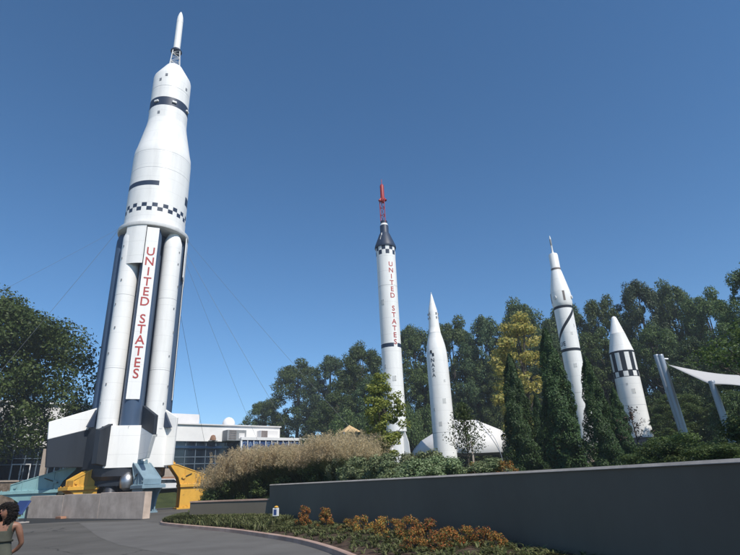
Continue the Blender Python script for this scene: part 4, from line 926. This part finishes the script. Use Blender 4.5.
def shrub(meshes, loc, sc, rz, label, group, name='shrub', cat='shrub'):
    o = empty(name, loc, rz, label, cat, group); o.scale = sc; link('foliage', meshes[0], o); link('stems', meshes[1], o); return o
SG = [shrub_mesh(51+i, .9, 1.15, 22, 150, .10, L_GREY) for i in range(3)]
SOL = [shrub_mesh(61+i, 1.0, 1.3, 30, 210, .085, L_OLIVE) for i in range(3)]
SOR = [shrub_mesh(71+i, .42, .62, 24, 60, .055, L_ORANGE, (.2, .4)) for i in range(3)]
SBO = [shrub_mesh(81+i, .36, .78, 34, 80, .055, (L_BRIGHTO, L_ORANGE)[i], (.2, .4)) for i in range(2)]
# grey-green shrubs on the wall top
lst = [(343, 476, 21, 458, 'grey-green shrub at the foot of the grass hedge'), (362, 474, 20.5, 456, 'grey-green shrub below the small light tree'),
       (385, 472, 20, 453, 'grey-green shrub left of the slim rocket base'), (408, 471, 19.5, 452, 'grey-green shrub right of the slim rocket base'),
       (428, 470, 19, 449, 'grey-green shrub at the foot of the plain white rocket'), (446, 470, 18.5, 455, 'grey-green shrub left of the staked sapling'),
       (487, 468, 18, 458, 'grey-green shrub below the white tent'), (418, 472, 17.6, 458, 'low grey-green shrub close to the wall cap'),
       (352, 477, 19.0, 463, 'low grey-green shrub close to the cap at the wall bend'), (396, 473, 18.0, 460, 'low grey-green shrub on the cap below the slim rocket')]
for i, (x, y, D, yt, lab) in enumerate(lst):
    p, D = b_at(x, y, D, 1.15); H_ = max(.5, at(x, yt, D)[2]-p[2]); shrub(SG[i % 3], p, (.95, .95, H_/1.2), i*1.3, lab, 'grey-green shrubs along the wall top')
for i, (x, y, D, yt, lab) in enumerate([(505, 466, 17.6, 458, 'rust orange shrub at the foot of the first conifer'), (478, 468, 18.2, 460, 'orange tinted shrub beside the sapling stake')]):
    p, D = b_at(x, y, D, .75); H_ = max(.4, at(x, yt, D)[2]-p[2]); shrub(SOR[i % 3], p, (.95, .95, H_/.66), i, lab, 'orange shrubs on the wall top')
# olive shrubs at the right behind the wall
lst = [(640, 461, 17, 455, .7, 'low olive shrub hiding the stand of the stout rocket'), (664, 460, 16, 436, .85, 'olive shrub left of the twin masts'),
       (682, 458, 15.5, 432, .9, 'olive shrub around the foot of the twin masts'), (704, 457, 15, 440, .8, 'tall olive shrub between the masts'),
       (724, 456, 13, 441, .7, 'tall olive shrub at the right edge'), (672, 459, 14, 443, .8, 'low olive shrub close to the wall left of the masts'),
       (716, 456, 12, 443, .7, 'low olive shrub close to the wall at right'), (764, 452, 14, 408, 1.0, 'tallest olive shrub cut by the right edge')]
for i, (x, y, D, yt, wsc, lab) in enumerate(lst):
    p, D = b_at(x, y, D, 1.2); H_ = max(.4, at(x, yt, D)[2]-p[2]); shrub(SOL[i % 3], p, (wsc, wsc, H_/1.38), i*1.9, lab, 'olive shrubs at the right end of the wall')
# leafy tree overhanging the sail
me_o = tree_mesh(91, 4.2, 1.35, 40, 90, .085, .66, L_OLIVE, 'round', (.2, .36))
p = g_at(806, 455, 13.5); tz_ = at(780, 318, 13.5)[2]; plant('small_tree', me_o, (p[0], p[1], p[2]), (1, 1, (tz_-p[2])/4.2), .2, 'small light leafed tree with branches across the shade sail', 'tree')
# ornamental grass
def grass_mesh(seed, Hh, Rr, nblade, nplume):
    global RNG
    RNG = np.random.default_rng(seed)
    def strips(n, h0, h1, spread, wid, bend, seg=4):
        a = RNG.random(n)*2*PI; h = RNG.uniform(h0, h1, n); sp = RNG.random(n)**.7*spread; r0_ = RNG.random(n)*.28; side = a+PI/2+RNG.normal(0, .6, n); V = []; 
        ts = np.linspace(0, 1, seg+1)
        for t in ts:
            q = r0_+sp*t**1.6; z = h*(t-bend*t**3); w_ = wid*(1-.75*t); cx = q*np.cos(a); cy = q*np.sin(a)
            V.append(np.stack([cx+w_*np.cos(side), cy+w_*np.sin(side), z], 1)); V.append(np.stack([cx-w_*np.cos(side), cy-w_*np.sin(side), z], 1))
        V = np.stack(V, 1); m = 2*(seg+1); idx = np.arange(n)[:, None]*m; Fs = []
        for s in range(seg): Fs.append(np.stack([idx[:, 0]+2*s, idx[:, 0]+2*s+1, idx[:, 0]+2*s+3, idx[:, 0]+2*s+2], 1))
        tip = np.stack([(r0_+sp)*np.cos(a), (r0_+sp)*np.sin(a), h*(1-bend)], 1); return V.reshape(-1, 3), np.concatenate(Fs), tip, a
    V1, F1, _, _ = strips(nblade, Hh*.5, Hh*.92, Rr, .013, .30)
    b = raw_mesh('blades', V1, F1, BLADE)
    V2, F2, tip, a = strips(nplume, Hh*.72, Hh*1.2, Rr*1.1, .004, .10, 3)
    # feathery seed heads: fine bristles round the end of every stalk
    k = 16; T = np.repeat(tip, k, 0); T = T+np.stack([RNG.normal(0, .03, len(T)), RNG.normal(0, .035, len(T)), -RNG.random(len(T))*.22*Hh/1.5], 1)
    V3, F3 = leaf_cards(T, RNG.normal(0, 1, T.shape), .10, .16, -.6); V = np.concatenate([V2, V3]); Fq = np.concatenate([F2, F3+len(V2)])
    return b, raw_mesh('plumes', V, Fq, PLUME)
GM = [grass_mesh(100+i, 1.5, .9, 1100, 230) for i in range(3)]
gl = []
for row, (D0, D1, yb0, yb1, x0, x1, nn) in enumerate([(28.5, 21.5, 492, 476, 224, 352, 11), (30.0, 23.2, 486, 470, 217, 362, 11), (32.0, 25.5, 480, 464, 226, 370, 10), (33, 27.5, 478, 460, 246, 366, 7)]):
    for i in range(nn):
        t = i/(nn-1); gl.append((x0+(x1-x0)*t+random.uniform(-4, 4), D0+(D1-D0)*t+random.uniform(-.4, .4), row, i))
side_words = ['frontmost', 'second', 'third', 'rearmost']
ordw = ['first', 'second', 'third', 'fourth', 'fifth', 'sixth', 'seventh', 'eighth', 'ninth', 'tenth', 'eleventh']
for k, (x, D, row, i) in enumerate(gl):
    p, D = b_at(x, 480, D, 1.5)
    want = float(np.interp(x, [212, 222, 243, 281, 316, 332, 352, 382], [476, 465, 453, 448.5, 447, 440, 436, 432]))+random.uniform(-1.5, 2.5)
    H_ = max(1.1, (at(x, want, D)[2]-p[2]))
    o = empty('ornamental_grass', p, k*2.3, 'tan plumed grass clump, %s from the left in the %s row of the hedge' % (ordw[i], side_words[row]), 'grass clump', 'tan plumed grasses on the bank behind the wall')
    o.scale = (random.uniform(.95, 1.25), random.uniform(.95, 1.25), min(H_, 2.3)/1.5*random.uniform(.78, 1.10)); link('blades', GM[k % 3][0], o); link('plumes', GM[k % 3][1], o)
# low dark shrubs filling the foot of the hedge
lst = [(214, 497, 29, 486, 'low dark shrub at the left end of the grass hedge'), (236, 495, 27.5, 480, 'dark green shrub under the grass hedge above the low wall'), (262, 492, 26.3, 478, 'dark green shrub in the grass hedge near the wall step'),
       (290, 484, 24.2, 470, 'dark green shrub under the grass hedge right of the wall step'), (316, 481, 22.6, 466, 'dark green shrub under the middle of the grass hedge')]
SD = [shrub_mesh(57+i, .9, 1.0, 22, 150, .10, L_OLIVE) for i in range(2)]
for i, (x, y, D, yt, lab) in enumerate(lst):
    p, D = b_at(x, y, D, 1.2); H_ = max(.5, at(x, yt, D)[2]-p[2]); shrub(SD[i % 2], p, (1.25, 1.0, H_/1.0), i*1.1, lab, 'dark shrubs at the foot of the grass hedge')

# bed planting: strappy ground cover, then the orange shrubs
RNG = np.random.default_rng(5); Vs, Fs, off = [], [], 0
for k in range(3900):
    u = RNG.uniform(7, 58); t = RNG.beta(1.6, 1.3)*.9+.07
    if u > 38 and RNG.random() < .55: continue
    if u > 33 and t < .25 and RNG.random() < .5: continue
    q = bed_point(u, t); n = 9; a = RNG.random(n)*2*PI; h = RNG.uniform(.16, .36, n)*(1.0 if u < 35 else .42); sp = RNG.uniform(.08, .26, n); 
    for a_, h_, s_ in zip(a, h, sp):
        w_ = .016; c, s = math.cos(a_), math.sin(a_); L = []
        for tt, ww in ((0, 1), (.5, .9), (1, .15)):
            r_ = .03+s_*tt**1.5; z = h_*(tt*1.25-.55*tt**3); L += [(q[0]+r_*c-w_*ww*s, q[1]+r_*s+w_*ww*c, q[2]+z), (q[0]+r_*c+w_*ww*s, q[1]+r_*s-w_*ww*c, q[2]+z)]
        Vs += L; Fs += [(off, off+1, off+3, off+2), (off+2, off+3, off+5, off+4)]; off += 6
tag(link('ground_cover', raw_mesh('ground_cover', Vs, Fs, L_COVER)), 'green and yellowish strappy ground cover filling the kerbed bed', 'ground cover', kind='stuff')
for i, (x, y, D, s, lab) in enumerate([(304, 527, 20.6, .95, 'bright orange upright shrub, left of the pair against the dark wall'), (326, 529, 19.6, .9, 'orange and green upright shrub, right of the pair against the dark wall')]):
    p = at(x, y, D); shrub(SBO[i], (p[0], p[1], .15), (s, s, s*1.05), i*2, lab, 'bright orange shrubs by the wall')
lst = [(350, 533, 17.8, .95, 'small green and bronze shrub after the orange pair'), (364, 536, 17.1, 1.05, 'olive bronze shrub third from the left along the wall foot'), (381, 540, 15.9, 1.0, 'bronze shrub with pale tips in the middle of the bed'),
       (398, 545, 15.2, .9, 'low bronze shrub in the middle of the bed'), (412, 548, 14.5, 1.0, 'taller orange bronze shrub with red tips'), (428, 551, 13.8, 1.1, 'broad orange shrub with red tips near the lower edge'),
       (450, 556, 13.0, .92, 'low orange shrub at the lower edge of the picture'), (468, 557, 12.9, .85, 'reddish tipped shrub near the right end of the row'), (487, 560, 12.6, .84, 'last orange shrub of the row against the dark wall'),
       (440, 562, 12.4, .8, 'orange shrub cut by the lower edge of the picture'), (416, 560, 12.9, .9, 'bronze shrub cut by the lower edge, left of the others'), (500, 566, 12.0, .7, 'olive bronze shrub low at the right end of the row')]
for i, (x, y, D, s, lab) in enumerate(lst):
    p = at(x, y, D); shrub(SOR[i % 3], (p[0], p[1], .14), (s*.9, s*.9, s*random.uniform(.78, 1.02)), i*1.7, lab, 'bronze orange shrubs in the bed')
# little marker by the wall
p = at(276, 524, 23.2); o = empty('marker_sign', (p[0], p[1], .12), -.25, 'small white and blue garden marker with yellow top before the low wall', 'sign')
mb = MB(); mb.tube([(0, 0, 0), (0, 0, .42)], .03, 8); mb.build('post', STEEL, o); mb = MB(); mb.box((0, -.04, .5), (.26, .04, .30)); mb.build('plate', WHITE2, o, 0, .01)
mb = MB(); mb.box((-.02, -.066, .5), (.12, .01, .2)); mb.build('emblem', BRIGHTB, o, 0); mb = MB(); mb.lathe([(.08, .66), (.09, .68), (.05, .72), (.02, .73)], 12); mb.build('top', YELLOW, o)

# ------------------------------------------------------------------ far bits behind the engines
def far_car(x, y, D, label, c, rz):
    p = g_at(x, y, D); o = empty('parked_car', p, rz, label, 'car', 'cars parked before the museum'); cm = paint('car_paint', c, .3, .05)
    mb = MB(); mb.prism([(-2.2, .35), (2.2, .35), (2.25, .8), (1.3, .95), (.7, 1.42), (-1.0, 1.45), (-1.7, .98), (-2.2, .9)], 1.75, (0, 0, 0), (1, 0, 0), (0, 0, 1)); mb.build('body', cm, o, 20, .08)
    mb = MB(); mb.prism([(1.1, .98), (.62, 1.36), (-.95, 1.38), (-1.5, 1.0)], 1.79, (0, 0, 0), (1, 0, 0), (0, 0, 1)); mb.build('windows', GLASS, o, 0)
    for sx in (-1.35, 1.35):
        for sy in (-1, 1): mb = MB(); mb.tube([(sx, sy*.7, .33), (sx, sy*.92, .33)], .33, 16); mb.build('wheel', BLACK, o)
far_car(166, 478, 71, 'white car seen in the gap left of the yellow right arm', (.7, .7, .7), bang+.1)
p = g_at(163, 474, 76); o = empty('stone_sign', p, bang, 'low beige and brown block sign seen between the rocket tail and yellow arm', 'sign')
mb = MB(); mb.box((0, 0, .9), (3.2, .5, 1.0)); mb.build('panel', TAN, o, 0, .03); mb = MB(); mb.box((0, 0, .2), (3.4, .6, .4)); mb.build('base', BRICK, o, 0, .03)

# ------------------------------------------------------------------ person
PX, PY = at(8.5, 508, 10)[:2]
per = empty('person', (PX, PY, 0), 0, 'woman with big dark curly hair in olive tank top and trousers, hands behind her', 'person')
def skin_body():
    J = {'pelvis': (0, 0, .84, .135, .105), 'waist': (0, -.005, .98, .118, .09), 'chest': (0, .0, 1.12, .135, .10), 'upper': (0, .01, 1.24, .125, .085), 'neck0': (0, .015, 1.315, .052, .05), 'neck1': (-.005, -.0, 1.375, .048, .048), 'jaw': (-.02, -.035, 1.415, .055, .06), 'head': (-.02, -.012, 1.48, .074, .088), 'crown': (-.018, .0, 1.545, .06, .068)}
    E = [('pelvis', 'waist'), ('waist', 'chest'), ('chest', 'upper'), ('upper', 'neck0'), ('neck0', 'neck1'), ('neck1', 'jaw'), ('jaw', 'head'), ('head', 'crown')]
    for s, n in ((-1, 'l'), (1, 'r')):
        J.update({n+'sh': (s*.165, .015, 1.255, .052, .052), n+'ua': (s*.20, .03, 1.16, .05, .05), n+'el': (s*.235, .095, 1.0, .038, .038), n+'fa': (s*.175, .14, .92, .034, .034), n+'wr': (s*.085, .165, .86, .024, .021), n+'pm': (s*.03, .165, .825, .03, .02),
                  n+'hip': (s*.095, .0, .78, .10, .10), n+'th': (s*.10, -.01, .62, .085, .088), n+'kn': (s*.10, -.015, .44, .056, .06), n+'cf': (s*.10, .015, .30, .052, .056), n+'an': (s*.10, .02, .085, .034, .038), n+'ft': (s*.115, -.08, .035, .036, .028), n+'toe': (s*.12, -.15, .028, .03, .02)})
        E += [('upper', n+'sh'), (n+'sh', n+'ua'), (n+'ua', n+'el'), (n+'el', n+'fa'), (n+'fa', n+'wr'), (n+'wr', n+'pm'), ('pelvis', n+'hip'), (n+'hip', n+'th'), (n+'th', n+'kn'), (n+'kn', n+'cf'), (n+'cf', n+'an'), (n+'an', n+'ft'), (n+'ft', n+'toe')]
        for k in range(5):
            f0, f1 = n+'f%d' % k, n+'g%d' % k
            if k == 4: J[f0] = (s*.04, .15, .83, .010, .010); J[f1] = (s*.015, .135, .80, .009, .009)
            else: J[f0] = (s*.005-s*.012*k*.3, .158+.012*(k-1.5), .79-.004*abs(k-1), .010, .010); J[f1] = (-s*.015, .15+.012*(k-1.5), .755-.004*abs(k-1.5), .008, .008)
            E += [(n+'pm', f0), (f0, f1)]
    names = list(J); me = bpy.data.meshes.new('body'); me.from_pydata([J[n][:3] for n in names], [(names.index(a), names.index(b)) for a, b in E], []); o = bpy.data.objects.new('tmp', me); COL.objects.link(o)
    o.modifiers.new('skin', 'SKIN'); sub = o.modifiers.new('sub', 'SUBSURF'); sub.levels = sub.render_levels = 4
    for i, n in enumerate(names): me.skin_vertices[0].data[i].radius = J[n][3:5]
    me.skin_vertices[0].data[names.index('pelvis')].use_root = True
    dg = bpy.context.evaluated_depsgraph_get(); out = bpy.data.meshes.new_from_object(o.evaluated_get(dg)); bpy.data.objects.remove(o); return out
bm_ = skin_body(); bm_.materials.clear(); bm_.materials.append(SKIN); bm_.name = 'body'
# face relief on the head: brow, nose, lips (head turned to the left of the picture)
fdir = Vector((-.55, -.835, 0)).normalized(); fside = Vector((fdir.y*-1, fdir.x, 0)); hc = Vector((-.02, -.012, 1.475))
for v in bm_.vertices:
    d = v.co-hc
    if abs(d.z) < .13 and d.length < .2:
        f_ = d.dot(fdir); s_ = d.dot(fside); z = d.z
        if f_ > .02:
            v.co += fdir*(.018*math.exp(-(s_/.012)**2-((z+.012)/.022)**2)+.008*math.exp(-(s_/.022)**2-((z+.048)/.01)**2)-.009*math.exp(-((abs(s_)-.03)/.014)**2-((z-.008)/.012)**2)+.007*math.exp(-(s_/.03)**2-((z+.08)/.018)**2))
body = link('body', bm_, per)
for p_ in bm_.polygons: p_.use_smooth = True
def garment(name, keep, mat, push):
    bm = bmesh.new(); bm.from_mesh(bm_); bmesh.ops.delete(bm, geom=[f_ for f_ in bm.faces if not keep(f_.calc_center_median())], context='FACES')
    bm.normal_update(); bm.faces.ensure_lookup_table(); seen = set(); isl = []
    for f0 in bm.faces:                                              # keep the one large piece of cloth
        if f0 in seen: continue
        st = [f0]; seen.add(f0); g = []
        while st:
            f_ = st.pop(); g.append(f_)
            for e_ in f_.edges:
                for q in e_.link_faces:
                    if q not in seen: seen.add(q); st.append(q)
        isl.append(g)
    isl.sort(key=len); bmesh.ops.delete(bm, geom=[f_ for g in isl[:-1] for f_ in g], context='FACES'); bmesh.ops.delete(bm, geom=[e_ for e_ in bm.edges if not e_.link_faces], context='EDGES'); bmesh.ops.delete(bm, geom=[v for v in bm.verts if not v.link_faces], context='VERTS'); bm.normal_update()
    for v in bm.verts: v.co += v.normal*push
    me = bpy.data.meshes.new(name); bm.to_mesh(me); bm.free(); me.materials.clear(); me.materials.append(mat)
    for p_ in me.polygons: p_.use_smooth = True
    o = link(name, me, per); o.modifiers.new('s', 'SOLIDIFY').thickness = .006; return o
def in_top(c):
    ax = abs(c.x)
    if c.z < 1.045 or c.y > .135 or c.z > 1.34: return False
    if c.z > 1.165 and ax > .118: return False
    if ax > .165: return False
    if c.z > (1.185 if c.y < .02 else 1.21) and ax < .066+.25*max(0, c.z-1.2): return False
    return True
garment('tank_top', in_top, CLOTH, .010)
def in_tr(c): return .06 < c.z < 1.06 and not (c.y > .118 and c.z > .72) and not (abs(c.x) > .16 and c.z > .86)
garment('trousers', in_tr, CLOTH2, .012)
# waistband
mb = MB(); vs = []
for z, k in ((1.035, 1.0), (1.06, 1.0)):
    for i in range(32): a = 2*PI*i/32; vs.append((.146*math.cos(a), -.004+.114*math.sin(a), z))
mb.add(vs, [(i, (i+1) % 32, 32+(i+1) % 32, 32+i) for i in range(32)]); o = mb.build('waistband', OLIVE, per); o.modifiers.new('s', 'SOLIDIFY').thickness = .01
for sd in (-1, 1):
    e = hc+fdir*.075+fside*sd*.03+Vector((0, 0, .01)); mb = MB(); mb.lathe([(.002, -.010), (.010, -.006), (.0125, 0), (.010, .006), (.002, .010)], 12, tuple(e)); mb.build('eye', HAIR, per)
mb = MB(); e = hc+fdir*.086+Vector((0, 0, -.05)); mb.tube([e-fside*.024-fdir*.006, e+fdir*.003, e+fside*.024-fdir*.006], [.003, .0075, .003], 8); mb.build('lips', paint('lips', (.22, .07, .06), .5), per)
for sd in (-1, 1):
    mb = MB(); e = hc+fdir*.077+fside*sd*.03+Vector((0, 0, .03)); mb.tube([e-fside*.016-fdir*.004, e+Vector((0, 0, .004)), e+fside*.016-fdir*.005], [.002, .004, .002], 6); mb.build('eyebrow', HAIR, per)
# curly hair: many small curls over a cap that leaves the face free
RNG = np.random.default_rng(77); mb = MB()
for k in range(1900):
    d = RNG.normal(0, 1, 3); d /= np.linalg.norm(d); D_ = Vector(d)
    if D_.dot(fdir) > .42 and D_.z < .62: continue
    if D_.z < -.85: continue
    q = hc+Vector((D_.x*.135, D_.y*.135, D_.z*.115+.005)) ; low_ = max(0, -D_.z); q.z -= low_*.10+RNG.random()*.03; q += -fdir*.02
    q = hc+(q-hc)*RNG.uniform(.72, 1.04); r_ = RNG.uniform(.012, .02); a = RNG.random()*6; ax = Vector(RNG.normal(0, 1, 3)).normalized(); bx = ax.cross(Vector((0, 0, 1))).normalized()
    pts = [q+Vector((0, 0, -.012*i))+(bx*math.cos(a+i*1.5)+bx.cross(Vector((0, 0, 1)))*math.sin(a+i*1.5))*r_ for i in range(5)]
    mb.tube(pts, [.004, .007, .008, .007, .003], 5)
mb.lathe([(.02, -.11), (.07, -.09), (.095, -.03), (.1, .03), (.085, .075), (.04, .10), (.01, .105)], 20, tuple(hc-fdir*.032+Vector((0, 0, .005))))
mb.build('hair', HAIR, per)
per.rotation_euler = (0, 0, .25); per.scale = (.975, .975, .975)

# ------------------------------------------------------------------ air
hm = bpy.data.materials.new('haze'); hm.use_nodes = True; hnt = hm.node_tree; hnt.nodes.remove(hnt.nodes['Principled BSDF'])
pv = hnt.nodes.new('ShaderNodeVolumePrincipled'); pv.inputs['Color'].default_value = (.80, .88, 1, 1); pv.inputs['Density'].default_value = .0006; pv.inputs['Anisotropy'].default_value = .0
hnt.links.new(pv.outputs[0], hnt.nodes['Material Output'].inputs['Volume'])
mb = MB(); mb.box((0, 230, 29.7), (900, 640, 61.4)); tag(mb.build('haze', hm, smooth=0), 'thin pale haze over the whole park', 'haze', kind='stuff')

# ------------------------------------------------------------------ light
SUN_AZ, SUN_EL = R(143), R(49)          # bearing from +Y (ahead), clockwise to the right
sd = Vector((math.sin(SUN_AZ)*math.cos(SUN_EL), math.cos(SUN_AZ)*math.cos(SUN_EL), math.sin(SUN_EL)))
L = bpy.data.lights.new('sun', 'SUN'); L.energy = 4.9; L.angle = R(.5); L.color = (1.0, .945, .86)
lo = bpy.data.objects.new('sun', L); COL.objects.link(lo); lo.rotation_euler = sd.to_track_quat('Z', 'Y').to_euler(); lo.location = (20, -20, 60)
wd = bpy.data.worlds.new('World'); scene.world = wd; wd.use_nodes = True; nt = wd.node_tree
sky = nt.nodes.new('ShaderNodeTexSky'); sky.sky_type = 'NISHITA'; sky.sun_disc = False; sky.sun_elevation = SUN_EL; sky.sun_rotation = SUN_AZ
sky.air_density = 1.0; sky.dust_density = .0; sky.ozone_density = 7.0; sky.altitude = 1000
bg = nt.nodes['Background']; bg.inputs['Strength'].default_value = .125; hs_ = nt.nodes.new('ShaderNodeHueSaturation'); hs_.inputs['Hue'].default_value = .494; hs_.inputs['Saturation'].default_value = 1.09; hs_.inputs['Value'].default_value = 1.12
nt.links.new(sky.outputs[0], hs_.inputs['Color']); nt.links.new(hs_.outputs[0], bg.inputs['Color'])
vs_ = scene.view_settings; scene.display_settings.display_device = 'sRGB'; vs_.view_transform = 'Standard'; vs_.look = 'None'; vs_.exposure = 0; vs_.gamma = 1; vs_.use_curve_mapping = False
scene.render.engine = 'CYCLES'; scene.render.resolution_x = 1024; scene.render.resolution_y = 768
